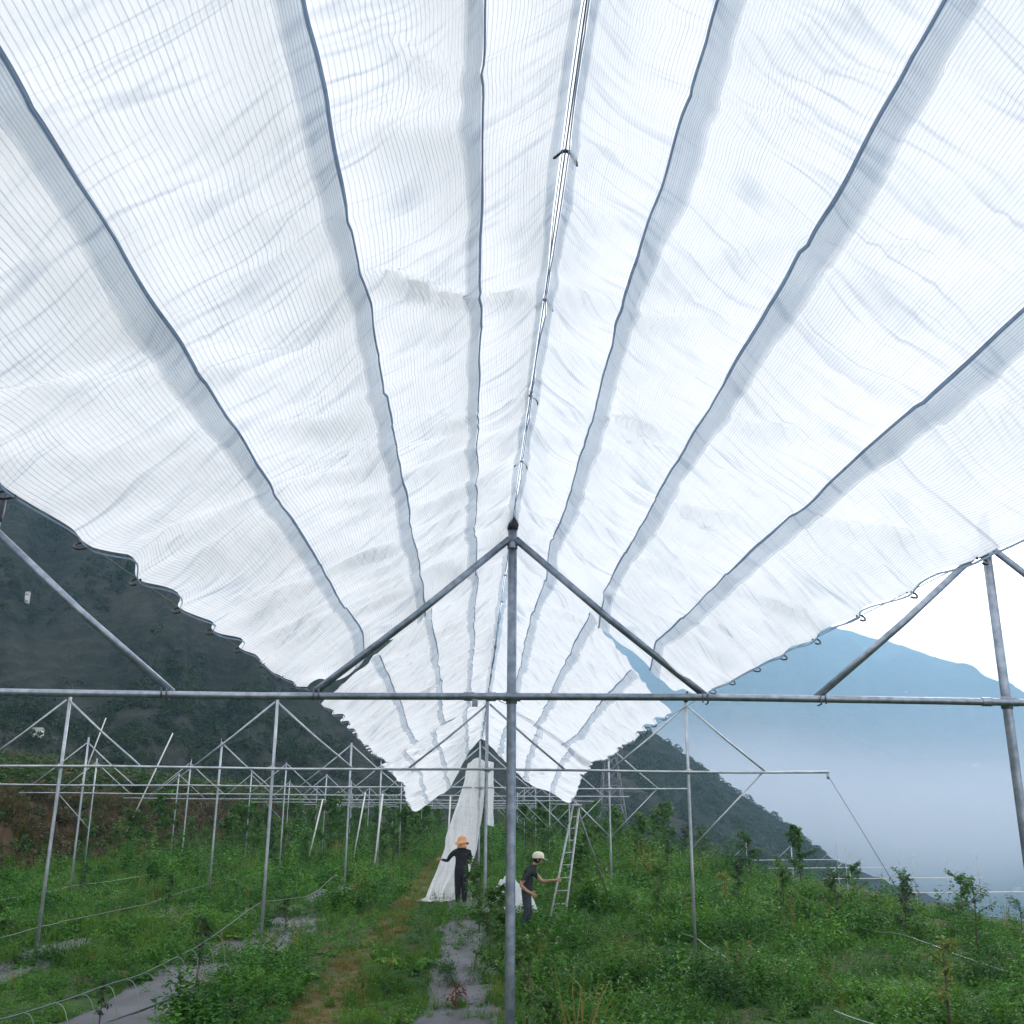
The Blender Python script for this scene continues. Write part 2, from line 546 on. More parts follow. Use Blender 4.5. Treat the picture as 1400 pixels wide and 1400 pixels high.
def hill_material(name, c_dark, c_mid, c_soil, s=1.0, soil_at=0.56):
    m, nt, out = mat_new(name)
    geo = N(nt, 'ShaderNodeNewGeometry').outputs['Position']
    n1 = noise(nt, geo, 0.022 * s, 10, 0.72)
    n2 = noise(nt, geo, 0.12 * s, 6, 0.65)
    veg = ramp(nt, n2, [(0.3, c_dark), (0.7, c_mid)])
    zz = N(nt, 'ShaderNodeSeparateXYZ')
    nt.links.new(geo, zz.inputs[0])
    ter = math_n(nt, 'FRACT', math_n(nt, 'ADD', math_n(nt, 'MULTIPLY', zz.outputs[2], 0.30 * s), math_n(nt, 'MULTIPLY', n1, 6.0)))
    veg = mixc(nt, math_n(nt, 'MULTIPLY', math_n(nt, 'LESS_THAN', ter, 0.25), math_n(nt, 'MULTIPLY', n1, 0.55)), veg, c_soil)
    base = mixc(nt, ramp(nt, n1, [(soil_at - 0.04, (0, 0, 0)), (soil_at + 0.12, (1, 1, 1))]), veg, mixc(nt, n2, c_mid, c_soil))
    b = N(nt, 'ShaderNodeBsdfPrincipled')
    nt.links.new(base, b.inputs['Base Color'])
    b.inputs['Roughness'].default_value = 1.0
    b.inputs['Specular IOR Level'].default_value = 0.0
    nt.links.new(bump(nt, n2, 0.9, 4.0 / s), b.inputs['Normal'])
    nt.links.new(b.outputs[0], out.inputs[0])
    return m


# ------------------------------------------------------------------ terrain
def ground_h(x, y):
    x, y = np.asarray(x, float), np.asarray(y, float)
    near = (1 - sstep(120, 260, np.abs(y))) * (1 - sstep(60, 200, np.abs(x)))
    edge = 11.2 + 0.7 * vnoise(y * 0.09, 0.3, 5)
    z = -3.9 * sstep(edge, edge + 5.5, x)
    z = z - 0.55 * np.clip(x - 36, 0, 470)
    b0 = -17.0 - 1.0 * sstep(30, 110, y) + 0.6 * vnoise(y * 0.2, 1.7, 6)
    z = z + 2.75 * sstep(b0, b0 - 3.2, x) + 0.13 * np.clip(-21.5 - x, 0, 300)
    z = z + near * (0.05 * fbm(x * 0.8, y * 0.5, 2, 3) * sstep(2, 5, np.abs(y)) + 0.30 * fbm(x * 0.22, y * 0.22, 9, 3) * sstep(18, 24, np.abs(x + 1)))
    return z


def axis(pieces):
    out = [pieces[0][0]]
    for a, b, st in pieces:
        n = max(1, int(round((b - a) / st)))
        out += list(a + (b - a) * (np.arange(n) + 1) / n)
    return np.array(out)


gx = axis([(-5000, -400, 300), (-400, -60, 20), (-60, -24, 1.5), (-24, 16, 0.4), (16, 60, 1.5), (60, 400, 20), (400, 5000, 300)])
gy = axis([(-600, -40, 60), (-40, 0, 2), (0, 60, 0.5), (60, 130, 1.0), (130, 400, 15), (400, 5200, 300)])
GX, GY = np.meshgrid(gx, gy, indexing='ij')
GZ = ground_h(GX, GY)
ground = new_obj('ground', grid_mesh('ground', np.stack([GX, GY, GZ], -1), ground_material()))
tag(ground, 'green weedy orchard ground between the pipe rows', kind='structure')


def polar_hill(name, azs, els, r_base, r_ridge, z_base, mat, nu, nv, rough, seed, power=1.0, fine=1.0, back=1.5, terrace=0.0):
    """mountain in polar coordinates: rises from r_base to its ridge, then falls behind it"""
    az = np.linspace(azs[0], azs[-1], nu)
    el = np.interp(az, azs, els)
    ker = np.hanning(max(3, nu // 40) | 1)
    el = np.convolve(np.pad(el, len(ker) // 2, mode='edge'), ker / ker.sum(), mode='valid')
    rb = np.interp(az, *r_base)
    rr = np.interp(az, *r_ridge)
    zr = CAM_Z + np.tan(np.radians(el)) * rr
    t = np.concatenate([np.linspace(0, 1, nv), np.linspace(1.06, back, 12)])
    A, T = np.meshgrid(np.radians(az), t, indexing='ij')
    rad = rb[:, None] + (rr - rb)[:, None] * T
    X, Y = rad * np.sin(A), rad * np.cos(A)
    prof = np.where(T <= 1, np.clip(T, 0, 1) ** power, 1 - (T - 1) * 1.6)
    if z_base is None:
        z_base = (ground_h(rb * np.sin(np.radians(az)), rb * np.cos(np.radians(az))) - 3.0)[:, None]
    Z = z_base + (zr[:, None] - z_base) * prof
    amp = rough * sstep(0.0, 0.25, T) * np.clip((zr[:, None] - z_base) / (rough * 8), 0.05, 1)
    s = 1.0 / (rough * 9)
    gull = fbm(X * s, Y * s, seed, 6, 0.55)
    spur = -np.abs(fbm(A * 9 + 0.4 * T, T * 0.7, seed + 3, 3)) * 1.5
    keep = 1 - 0.75 * np.exp(-((T - 1) / 0.10) ** 2)     # hold the skyline
    Z = Z + amp * (gull * 0.6 + spur + 0.6) * keep + fine * fbm(X * 0.25 / fine, Y * 0.25 / fine, seed + 8, 3) * (0.4 + keep * 0.6)
    if terrace:
        Z = Z + terrace * np.abs(((Z / (terrace * 5)) % 1.0) - 0.5)
    P = np.stack([X, Y, Z], -1)
    o = new_obj(name, grid_mesh(name, P, mat))
    tag(o, kind='structure')
    return P, T


# dark mountain that closes the left and the end of the rows
mt_P, mt_T = polar_hill(
    'mountain', [-75, -50, -27.1, -19.2, -9.4, 2.2, 6.35, 10.2, 12.6, 16.3, 19.75, 24, 28],
    [20, 25, 23.0, 20.6, 16.2, 9.3, 6.79, 4.47, 2.64, 0.0, -2.5, -6.0, -10],
    ([-75, -27, -10, 2, 12, 24], [90, 110, 140, 160, 175, 220]),
    ([-75, -27, -10, 2, 12, 24], [480, 520, 520, 500, 480, 480]),
    None, hill_material('dark_hillside', (0.017, 0.026, 0.022), (0.044, 0.052, 0.042), (0.082, 0.078, 0.070), 1.0, 0.54), 460, 190, 13.0, 4, 1.12, 1.6, 1.5, 1.1)
# far mountain across the valley
fm_P, fm_T = polar_hill(
    'far_mountain', [-8, 2.2, 6.4, 12.7, 16.7, 20.1, 23.0, 25.7, 28.0, 30.5, 36, 50],
    [9, 11.2, 12.4, 12.3, 11.5, 10.05, 8.94, 7.66, 6.44, 5.7, 5.0, 6.0],
    ([-8, 50], [1350, 1450]), ([-8, 20, 50], [3900, 3900, 3700]),
    -265.0, hill_material('far_hillside', (0.02, 0.035, 0.025), (0.075, 0.09, 0.06), (0.20, 0.17, 0.13), 0.25), 300, 150, 85.0, 11, 0.95, 8.0, 1.25)


def mountain_point(P, az_deg, t_frac, azs):
    i = int(np.clip((az_deg - azs[0]) / (azs[1] - azs[0]) * (P.shape[0] - 1), 0, P.shape[0] - 1))
    j = int(np.clip(t_frac * (P.shape[1] - 13), 0, P.shape[1] - 1))
    return Vector(P[i, j])


# ------------------------------------------------------------------ pipe frames
ROWS = [-14.4, -10.8, -7.1, -3.45, 0.30, 3.88]
BAR_Z, APEX_Z, POST_Z = 3.0, 4.13, 4.30
HALF = 1.38


def build_meshes(r_post, r_bar, r_brace, n, mat):
    out = {}
    b = MB(); b.tube([(0, 0, -0.3), (0, 0, 1.4), (0, 0, 2.9), (0, 0, POST_Z)], r_post, n); out['post'] = b.mesh('post', mat)
    for s, nm in ((-1, 'l'), (1, 'r')):
        b = MB()
        b.tube([(s * r_post * 0.7, -r_post * 0.55, APEX_Z + 0.01), (s * HALF * 0.5, -r_post * 0.5, (APEX_Z + BAR_Z) / 2), (s * HALF, -r_post * 0.2, BAR_Z + 0.012)], r_brace, n)
        out['brace_' + nm] = b.mesh('brace', mat)
        b = MB()
        b.tube([(s * HALF * 0.97, 0.012, BAR_Z - 0.01), (s * 0.03, 0.02, 1.72)], r_brace * 0.8, n)
        out['knee_' + nm] = b.mesh('knee_brace', mat)
    b = MB()                                     # wrap tied over the post end, leaning to one side
    h = []
    for k, (z, r, dx) in enumerate([(-0.085, 1.2, 0.0), (-0.05, 1.42, 0.0), (0.0, 1.42, 0.004), (0.04, 1.15, 0.014), (0.08, 0.75, 0.028), (0.12, 0.28, 0.042)]):
        h.append(((dx, 0, POST_Z + z), r * r_post))
    b.tube([q[0] for q in h], [q[1] for q in h], 10)
    out['cap'] = b.mesh('post_cap', M['cap'])
    b = MB()                                     # clamp where bar crosses post
    b.tube([(0, 0, BAR_Z - 0.045), (0, 0, BAR_Z - 0.04), (0, 0, BAR_Z + 0.04), (0, 0, BAR_Z + 0.045)], [r_post, r_post * 1.22, r_post * 1.22, r_post], 10)
    b.box((0, -r_post * 1.5, BAR_Z), (0.05, 0.03, 0.05))
    b.tube([(-0.06, -r_post * 1.2, BAR_Z), (-0.035, -r_post * 1.2, BAR_Z)], r_bar * 1.25, 10)
    b.tube([(0.035, -r_post * 1.2, BAR_Z), (0.06, -r_post * 1.2, BAR_Z)], r_bar * 1.25, 10)
    out['clamp'] = b.mesh('clamp', mat)
    return out


near_set = build_meshes(0.033, 0.024, 0.0255, 14, M['steel'])
mid_set = build_meshes(0.029, 0.021, 0.019, 8, M['steel_far'])
far_set = build_meshes(0.029, 0.021, 0.019, 5, M['steel_far'])
FR_Y = [7.1 + 11.2 * k for k in range(9)]
ORD = ['nearest', 'second', 'third', 'fourth', 'fifth', 'sixth', 'seventh', 'eighth', 'last and smallest']
FR_LABEL = [
    'nearest galvanised pipe frame, thick centre post rising to a dark cap under the big net',
    'second pipe frame from the camera, long crossbar ending in open air with a knee brace',
    'third pipe frame from the camera, white loose net draped down from its centre gable',
    'fourth pipe frame from the camera, first one clear of any netting',
    'fifth pipe frame from the camera, standing behind the tripod ladder',
    'sixth pipe frame counted from the camera, thin bare crossbar over weedy rows',
    'seventh pipe frame counted from the camera, small in the far rows',
    'eighth pipe frame counted from the camera, next to last of the bare gables',
    'farthest and smallest pipe frame at the end of the rows by the dark mountain']
FR_END = [(-17.2, 6.4), (-17.2, 6.35), (-17.2, 6.2), (-17.2, 6.2), (-16.9, 6.15), (-13.0, 6.1), (-12.6, 5.2), (-12.4, 5.2), (-12.2, 5.0)]
rj = random.Random(5)
for k, Y in enumerate(FR_Y):
    S = near_set if k == 0 else (mid_set if k < 4 else far_set)
    fr = thing('trellis_frame', FR_LABEL[k], 'pipe frame', (0, Y, 0), 'galvanised pipe frames of the net house')
    x0, x1 = FR_END[k]
    rows = [x for x in ROWS if x0 - 0.5 < x < x1]
    b = MB()
    rb = 0.025 if k == 0 else 0.0225
    yb = -0.05
    xs = np.linspace(x0, x1, 16)
    b.tube([(x, yb, BAR_Z + 0.012 * math.sin(x * 0.9 + k)) for x in xs], rb, 12 if k == 0 else 7)
    if k == 1:
        b.box((x1 - 0.02, yb, BAR_Z - 0.07), (0.035, 0.035, 0.09))
    o = new_obj('crossbar', b.mesh('crossbar', M['steel'] if k == 0 else M['steel_far']), fr)
    if k == 0:                                   # coupling sleeves on the near bar
        for x in (-0.02, 0.13, 3.62):
            b = MB(); b.tube([(x - 0.035, yb, BAR_Z), (x + 0.035, yb, BAR_Z)], 0.031, 12)
            new_obj('coupling', b.mesh('coupling', M['steel'], False), fr)
        b = MB(); b.box((0.02, yb - 0.01, BAR_Z - 0.045), (0.04, 0.03, 0.05))
        new_obj('bolt_tab', b.mesh('bolt_tab', M['steel'], False), fr)
        for x in (-3.44, 0.275, 3.79):
            for sx in (-1, 1):
                b = MB()
                b.tube([(x + sx * (HALF - 0.02), -0.085, BAR_Z + 0.03), (x + sx * (HALF - 0.02), -0.080, BAR_Z - 0.032), (x + sx * (HALF - 0.02), -0.01, BAR_Z - 0.034)], 0.006, 6)
                b.tube([(x + sx * (HALF - 0.055), -0.083, BAR_Z + 0.04), (x + sx * (HALF - 0.055), -0.079, BAR_Z - 0.03)], 0.005, 6)
                new_obj('brace_strap', b.mesh('brace_strap', M['wire']), fr)
            b = MB()
            b.tube([(x, 0, APEX_Z - 0.055), (x, 0, APEX_Z - 0.02)], 0.039, 12)
            b.box((x, -0.045, APEX_Z - 0.04), (0.03, 0.03, 0.045))
            new_obj('apex_clamp', b.mesh('apex_clamp', M['steel'], False), fr)
    for i, x in enumerate(rows):
        xx = x
        if k == 0:
            xx = {-3.45: -3.44, 0.30: 0.275, 3.88: 3.79}.get(x, x)
        jx = rj.uniform(-0.06, 0.06) if k else 0
        tilt = rj.uniform(-0.008, 0.008) if k else 0
        for nm, key in (('post', 'post'), ('post_cap', 'cap'), ('clamp', 'clamp'), ('brace', 'brace_l'), ('brace', 'brace_r')):
            if nm == 'clamp' and k > 3:
                continue
            if k > 3 and nm == 'post_cap' and rj.random() < 0.3:
                continue
            p = new_obj(nm, S[key], fr)
            p.location = (xx + jx, 0, 0)
            p.rotation_euler = (0, tilt, rj.uniform(0, 6.28) if nm == 'post' else 0)
        if x == rows[-1]:
            p = new_obj('knee_brace', S['knee_r'], fr); p.location = (xx + jx, 0, 0)
            if k >= 2:
                p = new_obj('knee_brace', S['knee_l'], fr); p.location = (xx + jx, 0, 0)
        if x == rows[0]:
            p = new_obj('knee_brace', S['knee_l'], fr); p.location = (xx + jx, 0, 0)

# frames on the lower terrace beyond the right-hand edge
TER_LABEL = ['white pipe frame nearest of those on the lower terrace beyond the field edge',
             'pipe frame second along the lower terrace, its gable post above the weeds',
             'pipe frame third along the lower terrace, faint behind the saplings',
             'farthest pipe frame of the lower terrace, beside the foot of the dark mountain']
for k, (Y, x0, zt) in enumerate([(45, 18.8, -3.75), (58, 19.3, -3.9), (70, 19.8, -3.9), (83, 20.2, -3.9)]):
    fr = thing('trellis_frame', TER_LABEL[k], 'pipe frame', (0, Y, zt), 'pipe frames on the lower terrace')
    b = MB(); b.tube([(x0, -0.05, BAR_Z), (x0 + 9, -0.05, BAR_Z + 0.1)], 0.024, 6)
    new_obj('crossbar', b.mesh('crossbar', M['white_pole']), fr)
    for x in (x0 + 1.6, x0 + 5.2, x0 + 8.8):
        for nm, key in (('post', 'post'), ('brace', 'brace_l'))[:1 + (k % 2)]:
            p = new_obj(nm, far_set[key], fr); p.location = (x, 0, 0)

# wires of the covered row
b = MB(); b.tube([(0.285, y, 4.365 + 0.01 * math.sin(y)) for y in np.linspace(-4, 29.5, 40)], 0.003, 5)
tag(b.build('ridge_wire', M['wire']), 'thin steel ridge wire in the bright slit between the two net slopes', 'wire')
b = MB(); b.tube([(6.34, 18.25, 2.93), (6.9, 18.2, 1.9), (7.9, 18.1, 0.0)], 0.006, 5)
tag(b.build('guy_wire', M['wire']), 'thin guy wire running down from the free end of the second crossbar', 'wire')


# ------------------------------------------------------------------ shade nets
def net_slope(side, y0, y1, label, mat, seams, seed, hw, zr, ze, tail=None, end_w=None, wr=1.0, start_w=None, ny_step=0.04, hooks=True):
    """one slope of the gable net; panels, overlap bands, hem ropes and hooks are its parts.
    hw, zr, ze: functions of y (half width, ridge and eave height).
    start_w / end_w: functions of slope fraction that move the near and far edge along the row"""
    net = thing('shade_net', label, 'net', (0.285, (y0 + y1) / 2, BAR_Z), 'white net slopes over the centre row')
    ny = int((y1 - y0) / ny_step)
    v = np.linspace(0, 1, ny)
    sl = 1.95
    bounds = [0.0] + seams + [1.0]
    rs = np.random.default_rng(seed)
    creases = [(rs.uniform(y0 - 1.5, y1 + 0.5), rs.uniform(0.4, 1.3), rs.uniform(0.010, 0.026) * rs.choice([-1, 1]), rs.uniform(0.022, 0.06), rs.uniform(0, 1), rs.uniform(0.15, 0.5)) for _ in range(int((y1 - y0) * 8))]
    for i_ in range(1, len(bounds) - 1):
        for yk in np.arange(y0 + 0.35 + 0.2 * i_, y1, 1.15):
            for _ in range(3):
                kk = rs.uniform(0.35, 1.6)
                creases.append((yk + kk * bounds[i_] * sl, kk, rs.uniform(0.010, 0.024), rs.uniform(0.020, 0.045), bounds[i_] + 0.10, rs.uniform(0.12, 0.26)))

    def seam_wob(i, y):
        if i in (0, len(bounds) - 1):
            return 0.0 * y
        w = 0.008 * vnoise(y * 0.8, i * 7.3, seed) + 0.003 * vnoise(y * 4.0, i * 3.1, seed + 1)
        fr = ((y - y0 - 0.35 - 0.2 * i) / 1.15) % 1.0
        return w + 0.0055 * (fr - 0.5) * (0.6 + 0.7 * vnoise(y * 0.8, i * 5.5, seed + 2))

    def surf(W, V, pan):
        """W slope fraction, V 0..1 along the row"""
        a = y0 + (start_w(W) if start_w else 0 * W)
        e = y1 + (end_w(W) if end_w else 0 * W)
        Y = a + (e - a) * V
        d = W * sl
        Xr = 0.285 + side * 0.016 * sstep(0, 0.8, np.minimum(Y - y0 + 0.2, y1 - Y))
        Xe = 0.285 + side * hw(Y)
        X = Xr + (Xe - Xr) * W
        Z = zr(Y) + (ze(Y) - zr(Y)) * W
        # sag between the seams, deeper at mid-bay
        lo, hi = bounds[pan], bounds[pan + 1]
        t = np.clip((W - lo) / (hi - lo), 0, 1)
        sag = np.sin(np.pi * t)
        mid = 0.55 + 0.45 * np.sin(np.pi * np.clip(V, 0, 1))
        n = -0.030 * sag * (hi - lo) / 0.29 * mid * (1 + 0.6 * vnoise(Y * 0.9, W * 2, seed + 3))
        # slanting folds, from ridge near to eave far
        q = Y + 0.75 * d
        f1 = vnoise(q * 1.9, d * 0.55 + pan * 3, seed + 4)
        f0 = vnoise(q * 1.5, d * 0.5, seed + 14)
        f2 = vnoise(q * 4.3 + 9, d * 1.2, seed + 5)
        f3 = vnoise(Y * 2.0 - d * 2.0, d * 2.0, seed + 6)
        fold = 0.028 * (1 - 2.2 * np.abs(f1)) + 0.010 * (1 - 2 * np.abs(f2)) + 0.012 * f3
        n = n + wr * (fold * np.clip(np.sin(np.pi * t), 0, 1) ** 0.6 + 0.012 * (1 - 2.2 * np.abs(f0)))
        for (cy, kk, am, wd, cw, ln) in creases:
            n = n + wr * am * (0.3 + 0.7 * np.clip(np.sin(np.pi * t), 0, 1)) * np.exp(-((Y + kk * d - cy - 0.05 * np.sin(d * 9 + cy)) / wd) ** 2) * np.exp(-((W - cw) / ln) ** 2)
        # scalloped eave between hooks
        Z = Z + 0.035 * vnoise(Y * 1.3, 4.4, seed + 7) * sstep(0.7, 0.9, W) * np.sin(np.pi * (Y - y0) / 0.55) ** 2
        X = X - side * (0.040 + 0.035 * vnoise(Y * 1.1, 8.4, seed + 8)) * np.sin(np.pi * (Y - y0) / 0.55) ** 2 * sstep(0.84, 1.0, W)
        if tail:
            X, Y, Z = tail(X, Y, Z, W, V)
        nz = 0.74
        nx = side * 0.67
        return np.stack([X + nx * n, Y, Z + nz * n], -1)

    nu = 17
    Yl = y0 + (y1 - y0) * v
    for p in range(len(bounds) - 1):
        t = np.linspace(0, 1, nu)
        lo = bounds[p] + seam_wob(p, Yl)
        hi = bounds[p + 1] + seam_wob(p + 1, Yl)
        W = lo[None, :] + (hi - lo)[None, :] * t[:, None]
        V = np.broadcast_to(v[None, :], W.shape)
        P = surf(W, V, p)
        uv = np.stack([np.broadcast_to((bounds[p] + (bounds[p + 1] - bounds[p]) * t[:, None]) * sl, W.shape), np.broadcast_to(Yl[None, :], W.shape)], -1)
        new_obj('net_panel', grid_mesh('net_panel', P, mat, uv, off=origin_of(net)), net)
    for i in range(0, len(bounds)):
        wob = seam_wob(i, Yl)
        # overlap band hanging just under the seam on its outer side
        if i < len(bounds) - 1:
            for lay, (fw, dz) in enumerate(((1.0, 0.006),)):
                if lay and not 0 < i:
                    continue
                bw = ((0.040 if side < 0 else 0.046) if i else 0.024) * fw * (1 + 0.22 * vnoise(Yl * 1.1, i * 2.2 + lay * 4, seed + 9) + 0.08 * vnoise(Yl * 6, i * 1.2 + lay * 3, seed + 10))
                tt = np.linspace(0, 1, 6)
                W = (bounds[i] + wob)[None, :] + bw[None, :] * tt[:, None]
                V = np.broadcast_to(v[None, :], W.shape)
                P = surf(W, V, i)
                P[..., 2] -= dz + 0.004 * np.sin(np.pi * tt)[:, None]
                P[..., 0] -= side * dz * 0.8
                uv = np.stack([W * sl, np.broadcast_to(Yl[None, :], W.shape)], -1)
                uv2 = np.stack([np.broadcast_to(tt[:, None], W.shape), 0 * W], -1)
                new_obj('overlap_band', grid_mesh('overlap_band', P, M['band'], uv, off=origin_of(net), uv2=uv2), net)
        # rolled hem: a narrow strip of net rolled several times
        r = (0.0052 if 0 < i < len(bounds) - 1 else 0.0034) * (1 + 0.30 * vnoise(Yl * 3.0, i * 6.1, seed + 11))
        tt = np.linspace(-1, 1, 5)
        W = (bounds[i] + wob)[None, :] + tt[:, None] * r[None, :] / sl
        P = surf((bounds[i] + wob)[None, :] + 0 * W, np.broadcast_to(v[None, :], W.shape), min(i, len(bounds) - 2))
        off = tt[:, None] * r[None, :]
        P[..., 0] += side * 0.74 * off - side * 0.010
        P[..., 2] += -0.67 * off - 0.015 - 0.003 * (1 - tt ** 2)[:, None]
        uv = np.stack([off + 0.0031, np.broadcast_to(Yl[None, :], W.shape)], -1)
        new_obj('rolled_hem', grid_mesh('rolled_hem', P, M['cord'], uv, off=origin_of(net)), net)
    if hooks:
        for j, yy in enumerate(np.arange(y0 + 0.55, y1 - 0.2, 0.55)):
            W = np.array([[1.0]])
            P = Vector(surf(W, np.array([[(yy - y0) / (y1 - y0)]]), len(bounds) - 2)[0, 0])
            b = MB()
            a0 = rs.uniform(-0.6, 0.6)
            b.tube([P + Vector((side * (0.012 + 0.021 * math.cos(a)), 0.021 * math.sin(a + a0) * 0.9, -0.008 + 0.016 * math.sin(a))) for a in np.linspace(-2.7 + a0, 2.2 + a0, 10)], 0.0042, 6)
            b.build('hook', M['clip'], net)
    return net


bayA = dict(zr=lambda y: 4.365 + 0.0 * y, ze=lambda y: BAR_Z + 0.05 - 0.03 * np.sin((y - 7.1) / 11.2 * np.pi) ** 2)


def drape(X, Y, Z, W, V):
    # the end of the sheet drops over the gable pipe
    k = sstep(6.95, 7.28, Y)
    return X, Y, Z - k * (0.02 + 0.13 * sstep(1.02, 0.8, W) + 0.07 * (1 - W) + 0.03 * vnoise(W * 7, 2.2, 5))


SEAM_L, SEAM_R = [0.18, 0.43, 0.705], [0.20, 0.46, 0.735]
net_slope(-1, -4.0, 7.26, 'large white coarse-ribbed net slope overhead on the side of the dark hillside', M['net_a'], SEAM_L, 1,
          lambda y: 1.52 - 0.03 * sstep(4, 7, y), **bayA, wr=0.95, tail=drape)
net_slope(1, -4.0, 7.30, 'large white net slope overhead on the side of the far blue mountain, finely ribbed', M['net_b'], SEAM_R, 5,
          lambda y: 1.37 + 0 * y, **bayA, wr=1.15, tail=drape)
bayB = dict(zr=lambda y: 4.33 - 0.05 * np.sin((y - 7.4) / 11 * np.pi) + 0 * y, ze=lambda y: BAR_Z + 0.03 + 0.10 * sstep(12, 18, y) - 0.06 * np.sin((y - 7.4) / 11 * np.pi))
net_slope(-1, 7.45, 18.25, 'second white net slope behind the nearest gable, lower edge along the dark hillside', M['net_a'], SEAM_L, 9,
          lambda y: 1.44 + 0.30 * sstep(9, 18, y), **bayB, start_w=lambda w: 0.36 * sstep(0.26, 0.6, w) + 0.05 * vnoise(w * 9, 0.3, 3), wr=0.9, ny_step=0.06)
net_slope(1, 7.45, 18.25, 'second white net slope behind the nearest gable, lower edge ragged on the valley side', M['net_b'], SEAM_R, 13,
          lambda y: 1.36 + 0.42 * sstep(9, 18, y), **bayB, start_w=lambda w: 0.30 * w + 0.42 * sstep(0.42, 0.72, w) + 0.12 * vnoise(w * 9, 2.3, 4), wr=0.9, ny_step=0.06)
bayC = dict(zr=lambda y: 4.33 - 0.10 * np.sin((y - 18.3) / 11 * np.pi), ze=lambda y: BAR_Z + 0.08 + 0 * y)


def tail_left(X, Y, Z, W, V):
    dr = sstep(0.2, 1.0, V) * sstep(0.06, 0.62, W)
    return X + 0.12 * dr + 0.05 * vnoise(Y * 1.2, W * 3, 2) * W, Y, Z - 0.78 * dr + 0.07 * vnoise(Y * 1.4, W * 2.5, 6) * W


def tail_right(X, Y, Z, W, V):
    dr = sstep(0.2, 1.0, V) * sstep(0.06, 0.6, W)
    return X + 0.25 * dr * W, Y, Z - 0.55 * dr + 0.08 * vnoise(Y * 1.3, W * 2.5, 8) * W


net_slope(-1, 18.1, 29.0, 'third white net slope, sagging loose to a drooping corner before the dark hillside', M['net_a'], [0.2, 0.5, 0.78], 17,
          lambda y: 1.86 + 0.05 * np.sin(y), **bayC, tail=tail_left, end_w=lambda w: -0.9 * w ** 2 + 0.25 * vnoise(w * 6, 0.7, 5), wr=1.6, ny_step=0.08, hooks=False)
net_slope(1, 17.7, 29.0, 'third white net slope, short and slack with a pointed corner above the tripod ladder', M['net_b'], [0.22, 0.5, 0.78], 21,
          lambda y: 1.85 + 0.05 * np.sin(y), **bayC, tail=tail_right, end_w=lambda w: -4.6 * np.clip(w, 0, 1) ** 1.3 + 0.3 * vnoise(w * 6, 3.7, 5), wr=1.6, ny_step=0.08, hooks=False)

for s, lab in ((-1, 'thin eave wire carrying the hooks of the net slope beside the dark hillside'), (1, 'thin eave wire carrying the hooks of the net slope beside the far blue mountain')):
    b = MB()
    q = []
    for y in np.linspace(-4, 18.3, 90):
        h_ = (1.52 - 0.03 * sstep(4, 7, y) if y < 7.2 else 1.44 + 0.30 * sstep(9, 18, y)) if s < 0 else (1.37 if y < 7.2 else 1.36 + 0.42 * sstep(9, 18, y))
        q.append((0.285 + s * (float(h_) + 0.004), y, float(bayA['ze'](y) if y < 7.3 else bayB['ze'](y)) + 0.004))
    b.tube(q, 0.0018, 5)
    tag(b.build('eave_wire', M['wire']), lab, 'wire', 'eave wires of the covered row')
# clips that tie both slopes to the ridge wire
for j, y in enumerate([-1.9, -0.7, 0.5, 1.6, 2.92, 3.95, 5.0, 6.05, 9.2, 10.4, 11.6, 12.8]):
    b = MB()
    for s in (-1, 1):
        b.tube([(0.285, y, 4.372), (0.285 + s * 0.018, y + 0.004, 4.368), (0.285 + s * 0.034, y - 0.008 * s, 4.350), (0.285 + s * 0.042, y + 0.02 * s, 4.325)], [0.006, 0.007, 0.006, 0.003], 6)
    words = {2.92: 'uppermost in view', 3.95: 'second down in view', 5.0: 'third down in view', 6.05: 'lowest one before the dark post cap'}
    lab = 'black tie clip across the ridge slit, ' + words[y] if y in words else ('small dark tie clip on the ridge of the second net' if y > 7 else 'black tie clip on the ridge slit straight overhead')
    tag(b.build('tie_clip', M['clip']), lab, 'clip', 'tie clips along the ridge')

# loose net hanging from the third gable down to the ground
hn = 70
s = np.linspace(0, 1, 120)
w = np.linspace(0, 1, hn)
S_, W_ = np.meshgrid(s, w, indexing='ij')
left = np.interp(S_, [0, 0.05, 0.39, 0.61, 0.8, 0.95, 1.0], [0.0, -0.06, -0.43, -0.70, -0.98, -1.22, -1.42])
right = np.interp(S_, [0, 0.05, 0.39, 0.61, 0.8, 0.95, 1.0], [0.36, 0.42, 0.36, 0.22, 0.00, -0.34, -0.55])
zz = np.interp(S_, [0, 0.02, 0.93, 1.0], [3.80, 3.76, 0.10, 0.05])
Xh = left + (right - left) * W_ + 0.05 * vnoise(S_ * 9, W_ * 4, 3)
pleat = np.sin(W_ * 17 + 2.4 * vnoise(S_ * 2.2, W_ * 2, 4)) * 0.045 + 0.16 * np.abs(vnoise(S_ * 3 + W_ * 1.5, W_ * 5 - S_ * 2, 5)) + 0.07 * np.abs(vnoise(S_ * 7 - W_ * 2, W_ * 9, 9)) + 0.12 * vnoise(S_ * 2, W_ * 2.4, 6)
Yh = 29.45 - 0.25 * S_ + pleat * (0.4 + 0.8 * S_) - 0.55 * sstep(0.92, 1.0, S_)
zz = zz + 0.05 * vnoise(W_ * 5, S_ * 1, 7) * (1 - S_) + 0.05 * np.abs(vnoise(W_ * 9, S_ * 9, 9)) * sstep(0.9, 1, S_) + 0.16 * sstep(0.35, 0.0, W_) * sstep(0.06, 0, S_) * -1
P = np.stack([Xh, Yh, zz], -1)
tag(new_obj('hanging_net', grid_mesh('hanging_net', P, M['cloth'], np.stack([W_ * 1.5, S_ * 4], -1))),
    'long white loose net hanging from the third gable down to the grass', 'net')
